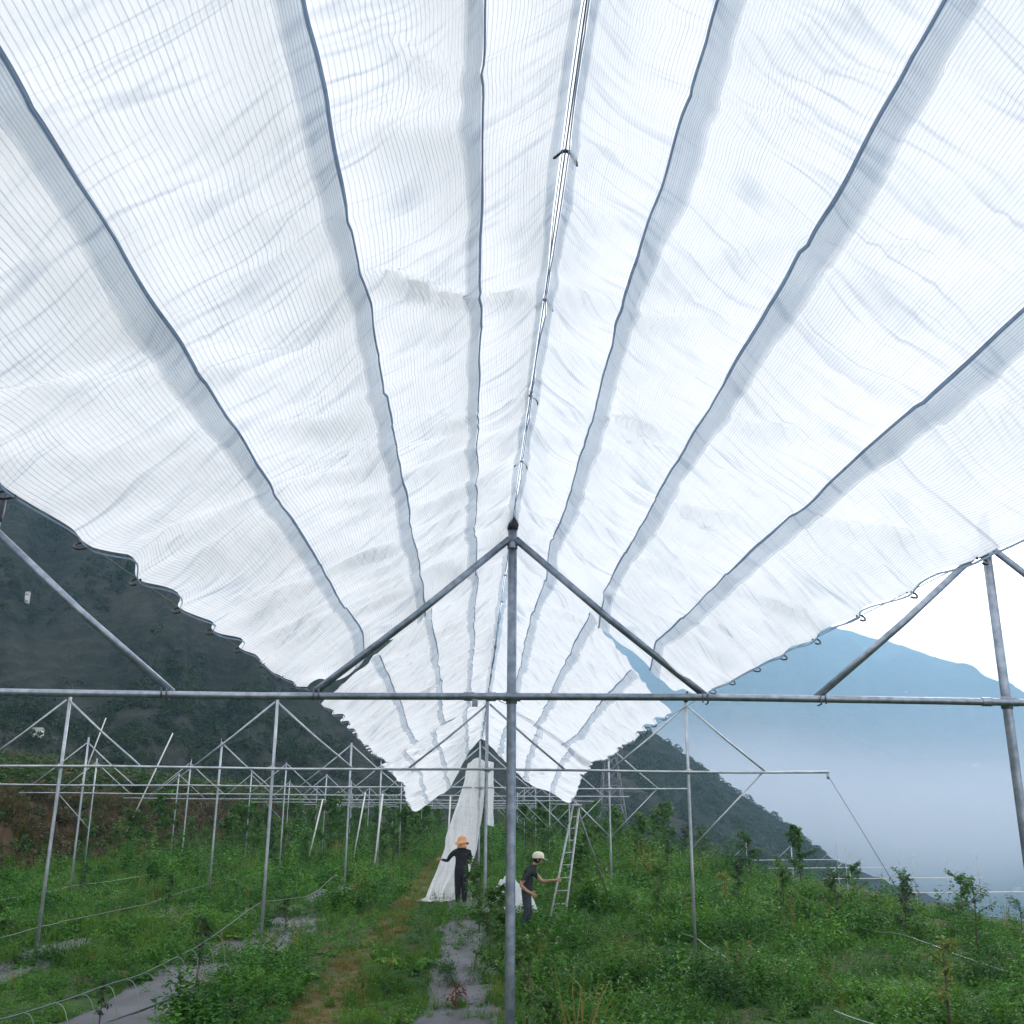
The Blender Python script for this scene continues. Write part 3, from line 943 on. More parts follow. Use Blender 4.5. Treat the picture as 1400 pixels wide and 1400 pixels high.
# second, narrow fall of the same net behind the post
S2, W2 = np.meshgrid(np.linspace(0, 1, 60), np.linspace(0, 1, 16), indexing='ij')
P = np.stack([0.46 + 0.20 * W2 + 0.02 * vnoise(S2 * 6, W2 * 3, 3), 29.75 + 0.03 * np.sin(W2 * 9) + 0.05 * vnoise(S2 * 4, W2 * 3, 5), 3.76 - 1.75 * S2 - 0.05 * W2], -1)
tag(new_obj('hanging_net', grid_mesh('hanging_net', P, M['cloth'], np.stack([W2 * .4, S2 * 2], -1))),
    'short narrow strip of white net hanging beside the second centre post', 'net')
# heap of net on the ground
Aa, Bb = np.meshgrid(np.linspace(0, 1, 70), np.linspace(-1, 1, 50), indexing='ij')
hx = -0.75 + 1.5 * Aa
prof = np.clip(np.sin(np.pi * np.clip(Aa, 0, 1)), 0, 1) ** 0.6
hz = prof * (1 - np.abs(Bb) ** 2.2) * (0.62 + 0.16 * fbm(Aa * 5, Bb * 2.5, 3, 4)) + 0.10 * (1 - 2 * np.abs(vnoise(Aa * 9, Bb * 4, 6))) * prof * (1 - Bb ** 2)
P = np.stack([1.02 + hx * 0.8, 25.6 + Bb * 0.55 + 0.1 * vnoise(Aa * 4, Bb, 2), np.maximum(hz + 0.1, 0.01)], -1)
tag(new_obj('net_bundle', grid_mesh('net_bundle', P, M['cloth'], np.stack([Aa * 2, Bb], -1))),
    'white heap of folded net lying on the weeds behind the man', 'net')

# ------------------------------------------------------------------ mulch film strips and drip hoses
ROWNAME = {-10.8: 'third row toward the hillside', -7.1: 'second row toward the hillside', -3.45: 'first row toward the hillside', 0.30: 'centre row', 3.88: 'first row toward the valley'}
for x, cx, hwid in ((-7.1, -6.9, 0.55), (-3.45, -3.85, 0.72), (0.30, -0.10, 0.48)):
    yy = np.arange(3.0, 70.0, 0.12)
    uu = np.linspace(-1, 1, 13)
    U, Yv = np.meshgrid(uu, yy, indexing='ij')
    X = cx + U * hwid * (1 + 0.12 * vnoise(Yv * 0.7, U * 0, 3)) + 0.08 * vnoise(Yv * 0.5, 3.3, 4)
    Z = ground_h(X, Yv) + 0.012 + 0.016 * np.abs(vnoise(X * 1.2, Yv * 2.0, 8)) + 0.03 * (1 - U * U) + 0.004 * vnoise(X * 9, Yv * 3, 5)
    Z = np.where(np.abs(U) > 0.97, Z - 0.03, Z)
    tag(new_obj('mulch_film', grid_mesh('mulch_film', np.stack([X, Yv, Z], -1), M['film'])),
        'grey ground-cover film strip showing through the weeds of the ' + ROWNAME[x], 'mulch film', 'ground-cover film strips along the rows')

HOSES = [  # x, y0, y1, z0, sag, label
    (-3.47, 3.5, 30, 0.84, 0.26, 'drip hose with arched dripper tubes sagging over the wide grey film patch'),
    (-7.12, 12, 42, 0.44, 0.10, 'dark drip hose across the weeds of the second row toward the hillside'),
    (-10.8, 17, 50, 0.34, 0.05, 'pale drip hose low in the third row toward the hillside'),
    (3.90, 7.5, 12.0, 0.42, 0.05, 'short grey hose lying over the weeds in the lower right foreground'),
    (3.86, 15.5, 29, 0.24, 0.06, 'drip hose ending at the foot of the right-hand post of the second frame'),
    (7.45, 10, 34, 0.30, 0.12, 'long dark hose through the saplings on the valley side')]
for hi, (x, y0, y1, z0, sag, lab) in enumerate(HOSES):
    base = thing('drip_hose', lab, 'hose', (x, y0, 0), 'drip hoses along the rows')
    yy = np.arange(y0, y1, 0.3)
    zz = z0 - sag * np.sin(np.pi * ((yy - 7.1) / 11.2 % 1.0)) + 0.02 * vnoise(yy * 0.9, hi * 2.0, 4)
    zz = zz - sstep(y1 - 2.5, y1, yy) * 0.3 * z0
    xx = x + 0.05 * vnoise(yy * 0.4, hi * 3.1, 5)
    b = MB(); b.tube([(a, c, d) for a, c, d in zip(xx, yy, zz)], 0.0085, 6)
    b.build('hose', M['hose'] if hi in (0, 1, 5) else M['drip'], base)
    if hi == 0:
        for c in np.arange(y0 + 0.4, 15.5, 0.62):
            z1 = float(np.interp(c, yy, zz)); x1 = float(np.interp(c, yy, xx))
            q = rj.uniform(0.8, 1.2)
            b = MB()
            b.tube([(x1 + q * (0.02 + 0.15 * math.sin(t_ * 1.5)), c - 0.03 * t_, z1 + 0.02 * math.sin(t_ * 3.1) - (z1 - 0.04) * t_ ** 2.1 * (0.75 + 0.2 * q)) for t_ in np.linspace(0, 1, 9)], 0.0042, 5)
            b.build('dripper_tube', M['drip'], base)
b = MB(); b.tube([(-3.4, 11.2, 0.02), (-4.0, 11.9, 0.035), (-3.75, 13.0, 0.05), (-3.5, 14.6, 0.06), (-3.4, 16.2, 0.05)], 0.011, 6)
tag(b.build('drip_hose', M['hose']), 'thin black tube lying flat across the wide grey film patch', 'hose')

# ------------------------------------------------------------------ vegetation prototypes
def leaf(b, base, d, nrm, L, wd, mat=0, droop=0.25):
    """pointed leaf of four triangles with a folded middle"""
    d = Vector(d).normalized(); nrm = Vector(nrm)
    s = d.cross(nrm)
    if s.length < 1e-4:
        s = d.orthogonal()
    s.normalize()
    n = s.cross(d)
    base = Vector(base)
    mid = base + d * L * 0.48 - Vector((0, 0, droop * L * 0.15))
    tip = base + d * L - Vector((0, 0, droop * L * 0.6))
    a = mid + s * wd * 0.5 + n * wd * 0.18
    c = mid - s * wd * 0.5 + n * wd * 0.18
    b.add([base, a, tip, c, mid], [(0, 1, 4), (1, 2, 4), (4, 2, 3), (0, 4, 3)], mat)


def blade(b, base, ang, L, wd, lean, mat=0):
    d = Vector((math.cos(ang), math.sin(ang), 0))
    s = Vector((-d.y, d.x, 0)) * wd * 0.5
    p0 = Vector(base)
    p1 = p0 + d * lean * L * 0.3 + Vector((0, 0, L * 0.55))
    p2 = p0 + d * lean * L * 0.95 + Vector((0, 0, L * (0.95 - 0.35 * lean)))
    b.add([p0 - s, p0 + s, p1 + s * 0.8, p1 - s * 0.8, p2], [(0, 1, 2, 3), (3, 2, 4)], mat)


rv = random.Random(21)


def herb(n_st, h, spread, L, wd, per):
    b = MB()
    for _ in range(n_st):
        a = rv.uniform(0, 6.28); r = spread * rv.random() ** 0.7
        top = Vector((math.cos(a) * r, math.sin(a) * r, h * rv.uniform(0.5, 1.0)))
        root = Vector((top.x * 0.35, top.y * 0.35, 0))
        for k in range(per):
            t = (k + rv.random()) / per
            p = root.lerp(top, t)
            aa = rv.uniform(0, 6.28)
            dz = rv.uniform(-0.1, 0.75)
            leaf(b, p, (math.cos(aa), math.sin(aa), dz), (rv.uniform(-.5, .5), rv.uniform(-.5, .5), 1), L * rv.uniform(0.6, 1.15), wd * rv.uniform(0.7, 1.2), 0, rv.uniform(0.1, 0.7))
    return b


def tuft(n, h, spread, wd=0.008):
    b = MB()
    for _ in range(n):
        a = rv.uniform(0, 6.28); r = spread * rv.random()
        blade(b, (math.cos(a) * r, math.sin(a) * r, 0), a + rv.uniform(-1, 1), h * rv.uniform(0.5, 1.1), wd * rv.uniform(0.8, 1.6), rv.uniform(0.1, 0.9))
    return b


protos = bpy.data.collections.new('plant_prototypes')      # source meshes for the ground cover, not linked to the scene
def proto(name, b, mat, c):
    o = bpy.data.objects.new(name, b.mesh(name, mat, False))
    c.objects.link(o)


c_weed = bpy.data.collections.new('weed_sources')
proto('a_herb', herb(7, 0.30, 0.20, 0.075, 0.040, 7), M['leaf_weed'], c_weed)
proto('b_herb', herb(9, 0.22, 0.24, 0.055, 0.032, 6), M['leaf_weed'], c_weed)
proto('c_herb', herb(6, 0.45, 0.20, 0.095, 0.035, 9), M['leaf_weed'], c_weed)
proto('d_herb', herb(12, 0.16, 0.26, 0.045, 0.036, 4), M['leaf_weed'], c_weed)
bb = tuft(40, 0.34, 0.12); proto('e_tuft', bb, M['leaf_grass'], c_weed)
bb = tuft(34, 0.18, 0.14, 0.007); proto('f_tuft', bb, M['leaf_grass'], c_weed)
bb = tuft(38, 0.13, 0.16, 0.007); proto('g_dry', bb, M['leaf_dry'], c_weed)
bb = herb(9, 0.75, 0.16, 0.10, 0.04, 12); proto('h_tall', bb, M['leaf_weed'], c_weed)
b = MB()
for k in range(11):
    a = k * 0.9 + rv.uniform(-.3, .3)
    leaf(b, (0, 0, 0.03), (math.cos(a), math.sin(a), rv.uniform(0.25, 0.9)), (0, 0, 1), rv.uniform(0.16, 0.26), rv.uniform(0.07, 0.11), 0, 0.9)
proto('i_broad', b, M['leaf_weed'], c_weed)
bb = tuft(14, 0.7, 0.10, 0.006); proto('j_stalk', bb, M['leaf_dry'], c_weed)
c_scrub = bpy.data.collections.new('scrub_sources')
for nm in 'abc':
    b = MB()
    for _ in range(70):
        a, zt = rv.uniform(0, 6.28), rv.uniform(-0.5, 1)
        rr = math.sqrt(max(0, 1 - zt * zt)) * rv.uniform(0.55, 1.0)
        p = Vector((math.cos(a) * rr * 0.55, math.sin(a) * rr * 0.55, 0.42 + zt * 0.5))
        leaf(b, p, (math.cos(a) * rr, math.sin(a) * rr, zt * 0.6 + rv.uniform(-.2, .4)), (rv.uniform(-1, 1), rv.uniform(-1, 1), 1), rv.uniform(0.25, 0.42), rv.uniform(0.16, 0.26), 0, 0.3)
    proto(nm + '_scrub', b, M['leaf_scrub'], c_scrub)
c_bank = bpy.data.collections.new('bank_sources')
for nm in 'ab':
    b = herb(12, 0.75, 0.5, 0.22, 0.09, 9); proto(nm + '_bank', b, M['leaf_bank'], c_bank)
bb = tuft(50, 0.8, 0.4, 0.03); proto('c_bank', bb, M['leaf_bank'], c_bank)
bb = herb(12, 0.8, 0.5, 0.2, 0.1, 9); proto('d_bank', bb, M['leaf_terrace'], c_bank)


def scatter(name, pts, rot, scl, idx, source, label):
    me = bpy.data.meshes.new(name)
    me.vertices.add(len(pts))
    me.vertices.foreach_set('co', np.asarray(pts, float).ravel())
    a = me.attributes.new('rot', 'FLOAT_VECTOR', 'POINT'); a.data.foreach_set('vector', np.asarray(rot, float).ravel())
    a = me.attributes.new('scl', 'FLOAT_VECTOR', 'POINT'); a.data.foreach_set('vector', np.asarray(scl, float).ravel())
    a = me.attributes.new('pick', 'INT', 'POINT'); a.data.foreach_set('value', np.asarray(idx, np.int32))
    me.update()
    o = new_obj(name, me)
    ng = bpy.data.node_groups.new(name + '_nodes', 'GeometryNodeTree')
    ng.interface.new_socket('Geometry', in_out='INPUT', socket_type='NodeSocketGeometry')
    ng.interface.new_socket('Geometry', in_out='OUTPUT', socket_type='NodeSocketGeometry')
    n = ng.nodes
    gi, go = n.new('NodeGroupInput'), n.new('NodeGroupOutput')
    iop = n.new('GeometryNodeInstanceOnPoints')
    ci = n.new('GeometryNodeCollectionInfo')
    ci.inputs['Collection'].default_value = source
    ci.inputs['Separate Children'].default_value = True
    ci.inputs['Reset Children'].default_value = True

    def attr(nm, typ):
        q = n.new('GeometryNodeInputNamedAttribute'); q.data_type = typ
        q.inputs['Name'].default_value = nm
        return q.outputs['Attribute']
    lk = ng.links
    lk.new(gi.outputs[0], iop.inputs['Points'])
    lk.new(ci.outputs[0], iop.inputs['Instance'])
    iop.inputs['Pick Instance'].default_value = True
    lk.new(attr('pick', 'INT'), iop.inputs['Instance Index'])
    lk.new(attr('rot', 'FLOAT_VECTOR'), iop.inputs['Rotation'])
    lk.new(attr('scl', 'FLOAT_VECTOR'), iop.inputs['Scale'])
    lk.new(iop.outputs[0], go.inputs[0])
    md = o.modifiers.new('scatter', 'NODES'); md.node_group = ng
    tag(o, label, kind='stuff')
    return o


def in_view(x, y, m=1.5):
    c = x - (-0.06 * y)          # rough view wedge
    return (x > -0.47 * y - m) & (x < 0.56 * y + m)


# ground cover of the field
pts, scs, ids = [], [], []
for (ya, yb, dens, sc) in ((3.5, 9, 60, 0.85), (9, 16, 54, 0.92), (16, 28, 28, 1.3), (28, 50, 15, 1.7), (50, 80, 8, 2.3), (80, 135, 4.0, 3.2)):
    x = rng.uniform(-18.5, 19.5, int(dens * (yb - ya) * 38)); y = rng.uniform(ya, yb, len(x))
    k = in_view(x, y)
    x, y = x[k], y[k]
    film = np.zeros(len(x), bool)
    for cx, hwid, spans in ((-6.9, 0.36, [(17.6, 20.4), (26, 27.5), (33, 34)]), (-3.9, 0.74, [(8.0, 16.2), (18.6, 19.8), (22.5, 24.0), (28.6, 35.5), (41, 44)]),
                            (-0.13, 0.36, [(6.5, 12.4), (13.2, 14.9), (16.9, 19.0), (22.2, 23.4)])):
        jit = 0.55 * vnoise(x * 2.2, y * 1.1, 15) + 0.3 * rng.normal(0, 0.4, len(x))
        for (ba, bb_) in spans:
            film |= (np.abs(x - cx) < hwid * (1 + 0.45 * vnoise(y * 1.3, cx, 16))) & (y + jit > ba) & (y + jit < bb_) & (rng.random(len(x)) > 0.015)
    path = np.abs(x + 1.68 + 0.15 * vnoise(y * 0.3, 0.5, 12)) < 0.36 + 0.15 * vnoise(y * 0.8, x * 2, 13)
    aisle = np.abs(x + 1.68) < 1.0
    hgt = 0.75 + 0.5 * vnoise(x * 0.5, y * 0.35, 14) + 0.42 * vnoise(x * 1.5, y * 1.2, 17)
    hgt = np.where(np.abs(x + 0.1) < 1.1, hgt * 0.62, hgt)
    hgt = np.where(aisle, hgt * 0.75, hgt)
    hgt = np.where(path, 0.6, np.clip(hgt, 0.4, 1.8))
    keep = ~film & ~(path & (rng.random(len(x)) < 0.1))
    r = rng.random(len(x))
    grassy = vnoise(x * 0.35, y * 0.25, 18) > 0.42
    idk = np.where(grassy, np.where(r < 0.25, 4, np.where(r < 0.45, 5, np.where(r < 0.75, 1, 3))), np.where(r < 0.34, 0, np.where(r < 0.6, 1, np.where(r < 0.78, 2, np.where(r < 0.92, 3, 4)))))
    idk = np.where(path, np.where(r < 0.62, 6, np.where(r < 0.8, 5, 3)), idk)
    r2 = rng.random(len(x))
    idk = np.where(~path & (r2 < 0.009), 9, idk)
    idk = np.where(~path & (r2 > 0.90), 8, idk)
    idk = np.where(~path & ~aisle & (r2 > 0.87) & (r2 < 0.90) & (vnoise(x * 0.6, y * 0.5, 21) > 0.1), 7, idk)
    edge = ~path & aisle & (r > 0.90)
    idk = np.where(edge, 6, idk)
    z = ground_h(x, y)
    P = np.stack([x, y, z - 0.01], -1)[keep]
    pts.append(P); scs.append((sc * hgt * rng.uniform(0.8, 1.25, len(x)))[keep]); ids.append(idk[keep])
pts = np.concatenate(pts); scs = np.concatenate(scs); ids = np.concatenate(ids)
rot = np.stack([rng.normal(0, 0.15, len(pts)), rng.normal(0, 0.15, len(pts)), rng.uniform(0, 6.28, len(pts))], -1)
scatter('weeds', pts, rot, np.stack([scs, scs, scs * rng.uniform(0.8, 1.3, len(pts))], -1), ids, c_weed, 'low green weeds and grass covering the field')

# scrub of the bank and the terrace above it
x = rng.uniform(-70, -16.6, 26000); y = rng.uniform(22, 150, 26000)
k = in_view(x, y, 4); x, y = x[k], y[k]
n = len(x)
z = ground_h(x, y)
onb = x > -21.5
s = np.where(onb, rng.uniform(0.5, 1.1, n), rng.uniform(0.8, 2.0, n)) * (1 + 0.004 * y)
pick = np.where(onb, rng.integers(0, 4, n), np.where(rng.random(n) < 0.8, 3, 0))
scatter('bank_scrub', np.stack([x, y, z], -1), np.stack([rng.normal(0, .15, n), rng.normal(0, .15, n), rng.uniform(0, 6.28, n)], -1), np.stack([s, s, s * rng.uniform(0.7, 1.2, n)], -1), pick, c_bank, 'brown and green scrub on the earth bank beside the field')
# scrub on the dark mountain
fi = rng.integers(0, mt_P.shape[0] - 1, 42000); fj = (rng.random(42000) ** 1.5 * (mt_P.shape[1] - 12)).astype(int)
a_, b_ = rng.random((2, 42000))
Q = mt_P[fi, fj] * ((1 - a_) * (1 - b_))[:, None] + mt_P[fi + 1, fj] * (a_ * (1 - b_))[:, None] + mt_P[fi, fj + 1] * ((1 - a_) * b_)[:, None] + mt_P[fi + 1, fj + 1] * (a_ * b_)[:, None]
k = (vnoise(Q[:, 0] * 0.03, Q[:, 1] * 0.03, 19) + 0.5 * vnoise(Q[:, 0] * 0.1, Q[:, 1] * 0.1, 20) > -0.6 + 1.4 * rng.random(len(Q))) & in_view(Q[:, 0], Q[:, 1], 30)
Q = Q[k]; n = len(Q)
dist = np.linalg.norm(Q, axis=1)
s = rng.uniform(0.9, 2.2, n) * np.clip(0.5 + dist / 500, 0.6, 1.3)
Q[:, 2] -= 0.2 * s
scatter('hillside_scrub', Q, np.stack([0 * s, 0 * s, rng.uniform(0, 6.28, n)], -1), np.stack([s, s, s * rng.uniform(0.6, 1.1, n)], -1), rng.integers(0, 3, n), c_scrub, 'dark trees and scrub dotted over the mountain slope')

# ------------------------------------------------------------------ saplings and shrubs
def sapling_meshes(h, width, n_leaf, L, wd, mat, seed, narrow=False, feather=False):
    rs = random.Random(seed)
    tb = MB()
    bend = rs.uniform(-0.06, 0.06) * h
    path = [(0, 0, -0.05), (bend * 0.4, 0, h * 0.35), (bend, bend * 0.5, h * 0.7), (bend * 0.8, bend * 0.3, h * 0.97)]
    tb.tube(path, [0.018, 0.014, 0.009, 0.004], 6)
    cb = MB()
    nb = 9 if not narrow else 7
    for i in range(nb):
        t = 0.25 + 0.7 * (i + rs.random()) / nb
        z0 = h * t
        a = rs.uniform(0, 6.28)
        ln = width * (1.15 - 0.6 * t) * rs.uniform(0.7, 1.2)
        p0 = Vector((bend * t, 0, z0))
        p1 = p0 + Vector((math.cos(a) * ln, math.sin(a) * ln, ln * rs.uniform(0.4, 1.0)))
        tb.tube([p0, p0.lerp(p1, 0.5) + Vector((0, 0, 0.02)), p1], [0.007, 0.005, 0.002], 5)
        m = n_leaf // nb
        for k in range(m):
            s = (k + rs.random()) / m
            q = p0.lerp(p1, 0.15 + 0.85 * s) + Vector((rs.uniform(-.04, .04), rs.uniform(-.04, .04), rs.uniform(-.04, .05)))
            if feather:
                sd = 1 if k % 2 else -1
                d = Vector((math.cos(a + sd * 1.2), math.sin(a + sd * 1.2), 0.15))
            else:
                aa = rs.uniform(0, 6.28)
                d = Vector((math.cos(aa), math.sin(aa), rs.uniform(-0.5, 0.7)))
            leaf(cb, q, d, (rs.uniform(-.6, .6), rs.uniform(-.6, .6), 1), L * rs.uniform(0.6, 1.2), wd * rs.uniform(0.7, 1.2), 0, rs.uniform(0.2, 0.9))
    for k in range(max(8, n_leaf // 10)):
        aa = rs.uniform(0, 6.28)
        leaf(cb, (bend * 0.8 + rs.uniform(-.05, .05), rs.uniform(-.05, .05), h * rs.uniform(0.82, 1.0)), (math.cos(aa), math.sin(aa), rs.uniform(0.1, 1.0)), (rs.uniform(-.5, .5), rs.uniform(-.5, .5), 1), L, wd, 0, 0.4)
    return tb.mesh('trunk', M['bark']), cb.mesh('crown', mat, False)


SAP = {
    'narrow': sapling_meshes(1.0, 0.16, 150, 0.10, 0.045, M['leaf_dark'], 1, True),
    'leafy': sapling_meshes(1.25, 0.38, 340, 0.115, 0.058, M['leaf_tree'], 2),
    'bushy': sapling_meshes(1.15, 0.48, 520, 0.10, 0.055, M['leaf_tree'], 3),
    'feather': sapling_meshes(1.3, 0.36, 300, 0.13, 0.034, M['leaf_tree'], 4, False, True),
    'yellow': sapling_meshes(1.05, 0.20, 120, 0.10, 0.05, M['leaf_yellow'], 5, True),
    'dark': sapling_meshes(1.3, 0.26, 260, 0.11, 0.05, M['leaf_dark'], 6),
    'tall': sapling_meshes(1.9, 0.62, 520, 0.17, 0.09, M['leaf_tree'], 7),
    'red': sapling_meshes(0.42, 0.18, 60, 0.12, 0.03, M['leaf_red'], 8),
}
SP_LIST = [  # kind, x, y, scale, label
    ('narrow', -3.55, 14.6, 0.92, 'slender dark sapling at the far end of the wide grey film patch'),
    ('narrow', -3.9, 12.0, 0.5, 'small stalk of a sapling standing in the bare grey film'),
    ('bushy', -7.3, 17.2, 0.8, 'dark bush round the foot of the thick post near the edge of the picture'),
    ('narrow', -6.9, 25.0, 0.95, 'thin sapling by the second hose on the hillside side'),
    ('narrow', -10.6, 30.0, 0.9, 'thin sapling low in the third row toward the hillside'),
    ('bushy', -3.6, 21.6, 0.6, 'round green bush in the weeds beyond the slender dark sapling'),
    ('leafy', 0.62, 11.4, 0.86, 'leafy shrub at the foot of the nearest post'),
    ('bushy', 0.50, 13.6, 0.92, 'dense shrub in the centre row behind the nearest post'),
    ('bushy', 0.34, 17.0, 0.98, 'tall bushy shrub in front of the second centre post'),
    ('leafy', 0.22, 21.5, 1.05, 'leafy shrub beside the person in the orange hat'),
    ('red', -0.12, 12.9, 0.8, 'small red-leaved plant on the grey film beside the path'),
    ('red', 0.14, 9.3, 0.9, 'small red-stemmed plant in the bottom centre by the film'),
    ('bushy', 0.75, 9.6, 0.62, 'low bush in the bottom centre just beyond the foot of the nearest post'),
    ('bushy', 0.62, 19.2, 0.85, 'round bush between the second centre post and the man'),
    ('leafy', 6.6, 22.5, 1.0, 'leafy green sapling just behind the right-hand post of the second frame'),
    ('yellow', 5.9, 24.5, 1.0, 'yellow-tipped sapling behind the right-hand post of the second frame'),
    ('leafy', 7.6, 22.0, 0.95, 'green sapling between the leafy one and the dark column, valley side'),
    ('dark', 8.0, 19.6, 0.98, 'dark column-shaped sapling standing against the pale fog'),
    ('feather', 8.35, 17.6, 1.0, 'sapling with feathery drooping leaves against the lilac haze'),
    ('feather', 8.8, 17.0, 0.78, 'smaller feathery-leaved sapling beside the taller feathery one'),
    ('yellow', 5.15, 11.7, 0.98, 'thin sapling with an orange-yellow top in the right foreground'),
    ('dark', 6.8, 27.0, 1.0, 'dark sapling in the valley row behind the long hose'),
    ('yellow', 4.2, 16.2, 0.5, 'low yellow-flowering weed right of the second frame post'),
    ('leafy', 4.3, 24.0, 0.95, 'leafy sapling left of the right-hand post of the second frame'),
    ('tall', 3.3, 31.0, 0.75, 'bushy tree beside the rear leg of the tripod ladder'),
    ('dark', 3.9, 35.0, 1.0, 'dark young tree behind the tripod ladder'),
    ('leafy', 2.0, 33.0, 0.95, 'young tree behind the white net heap'),
]


def put_sapling(kind, x, y, sc, label, group, name='sapling'):
    t = thing(name, label, 'young tree' if kind not in ('red',) else 'plant', (x, y, float(ground_h(x, y)) - 0.02), group, rj.uniform(0, 6.28))
    t.scale = (sc, sc, sc * rj.uniform(0.95, 1.05))
    if kind == 'red':
        t.name = 'red_plant'
    tr, cr = SAP[kind]
    new_obj('stem' if kind == 'red' else 'trunk', tr, t)
    new_obj('leaves' if kind == 'red' else 'crown', cr, t)


for a in SP_LIST:
    put_sapling(*a, 'young trees and shrubs in the field')
rt_ = random.Random(8)
FROW = {-14.4: 'row along the foot of the bank', -10.8: 'third row toward the hillside', -7.1: 'second row toward the hillside', -3.45: 'first row toward the hillside',
        0.3: 'centre row', 3.9: 'first row toward the valley', 7.5: 'second row toward the valley', 10.4: 'outermost row on the valley brink'}
FBAY = ['just past the third frame', 'past the fourth frame', 'past the fifth frame', 'past the sixth frame', 'past the seventh frame', 'past the eighth frame', 'past the last frame']
far_n = 0
for x in (-14.4, -10.8, -7.1, -3.45, 0.3, 3.9, 7.5, 10.4):
    y = 38 + rt_.uniform(0, 3)
    while y < 112:
        if rt_.random() < 0.85 and -0.47 * y - 1 < x < 0.56 * y + 1:
            put_sapling(rt_.choice(['leafy', 'bushy', 'tall', 'tall', 'dark']), x + rt_.uniform(-.3, .3), y, rt_.uniform(0.95, 1.4) * (1 + 0.004 * y),
                        'young orchard tree in the ' + FROW[x] + ', ' + FBAY[min(int((y - 29.5) // 11.2), 6)], 'young trees in the far rows')
            far_n += 1
        y += rt_.uniform(2.2, 3.8)
# young trees along the right-hand brink
for i, (y, kind) in enumerate([(26, 'leafy'), (30, 'bushy'), (33, 'tall'), (36.5, 'leafy'), (23.4, 'bushy')]):
    put_sapling(kind, 10.6 + 0.3 * math.sin(i * 2.1), y, 0.8 + 0.1 * (i % 3), 'young tree on the valley brink, ' + ['beside the dark column', 'right of the lower frames', 'before the lowest gables', 'farthest of the brink trees', 'nearest of the brink trees'][i], 'young trees on the brink of the field')

# ------------------------------------------------------------------ people
def skin_body(name, chains, mats, pick, parent, sub=1):
    """chains: lists of ((x,y,z), r); the first chain starts at the pelvis. One continuous skinned surface."""
    bm = bmesh.new()
    idx, rad = {}, []
    ev = []
    vs_ = []
    for ch in chains:
        prev = None
        for (p, r) in ch:
            key = tuple(round(c, 4) for c in p)
            if key not in idx:
                idx[key] = len(vs_)
                vs_.append(Vector(p)); rad.append(r)
            if prev is not None and prev != idx[key]:
                ev.append((prev, idx[key]))
            prev = idx[key]
    bm.free()
    me = bpy.data.meshes.new(name + '_skeleton')
    me.from_pydata(vs_, ev, [])
    o = bpy.data.objects.new(name + '_skeleton', me)
    col.objects.link(o)
    md = o.modifiers.new('skin', 'SKIN')
    md.use_smooth_shade = True
    sv = me.skin_vertices[0].data
    for i, r in enumerate(rad):
        rr = r if isinstance(r, tuple) else (r, r)
        sv[i].radius = rr
        sv[i].use_root = (i == 0)
    s = o.modifiers.new('sub', 'SUBSURF'); s.levels = sub; s.render_levels = sub
    dg = bpy.context.evaluated_depsgraph_get()
    ev_o = o.evaluated_get(dg)
    nm = bpy.data.meshes.new_from_object(ev_o)
    nm.name = name
    bpy.data.objects.remove(o)
    nm.materials.clear()
    for m in mats:
        nm.materials.append(m)
    for p in nm.polygons:
        p.material_index = pick(p.center)
        p.use_smooth = True
    return new_obj(name, nm, parent)


def hand(wrist, d, out, r=0.0085, curl=0.35):
    """five unequal fingers and a side thumb from the wrist, along d; out = palm side direction of the thumb"""
    w = Vector(wrist); d = Vector(d).normalized(); o = Vector(out)
    o = (o - d * o.dot(d)).normalized()
    n = d.cross(o).normalized()
    palm = w + d * 0.055
    ch = [[(tuple(w), 0.026), (tuple(palm), (0.036, 0.018))]]
    for i, (off, ln) in enumerate(((0.028, 0.070), (0.010, 0.078), (-0.009, 0.073), (-0.027, 0.058))):
        k0 = w + d * 0.085 + o * off
        k1 = k0 + d * ln * 0.5 - n * ln * curl * 0.35
        k2 = k1 + d * ln * 0.38 - n * ln * curl * 0.8
        ch.append([(tuple(palm), (0.036, 0.018)), (tuple(k0), r * 1.1), (tuple(k1), r), (tuple(k2), r * 0.8)])
    t0 = w + d * 0.035 + o * 0.034
    t1 = t0 + d * 0.03 + o * 0.026
    t2 = t1 + d * 0.030 + o * 0.006 - n * 0.008
    ch.append([(tuple(palm), (0.036, 0.018)), (tuple(t0), r * 1.3), (tuple(t1), r * 1.1), (tuple(t2), r * 0.85)])
    return ch


skin_m = simple_mat('skin', (0.36, 0.20, 0.14), (0.44, 0.26, 0.18), 12, 0.55)
black_m = simple_mat('black_cloth', (0.012, 0.013, 0.020), (0.024, 0.026, 0.036), 10, 0.85, 0, 0.3)
tee_m = simple_mat('dark_tee', (0.014, 0.020, 0.024), (0.028, 0.036, 0.040), 10, 0.85, 0, 0.3)
jean_m = simple_mat('dark_jeans', (0.026, 0.034, 0.055), (0.05, 0.062, 0.09), 12, 0.85, 0, 0.3)
orange_m = simple_mat('orange_hat', (0.72, 0.30, 0.12), (0.84, 0.46, 0.25), 14, 0.75, 0, 0.3)
cream_m = simple_mat('cream_cap', (0.70, 0.66, 0.48), (0.80, 0.77, 0.62), 14, 0.7, 0, 0.2)
hair_m = simple_mat('black_hair', (0.012, 0.01, 0.01), (0.025, 0.02, 0.018), 40, 0.6)
shoe_m = simple_mat('dark_shoe', (0.02, 0.02, 0.024), (0.04, 0.04, 0.045), 20, 0.6)


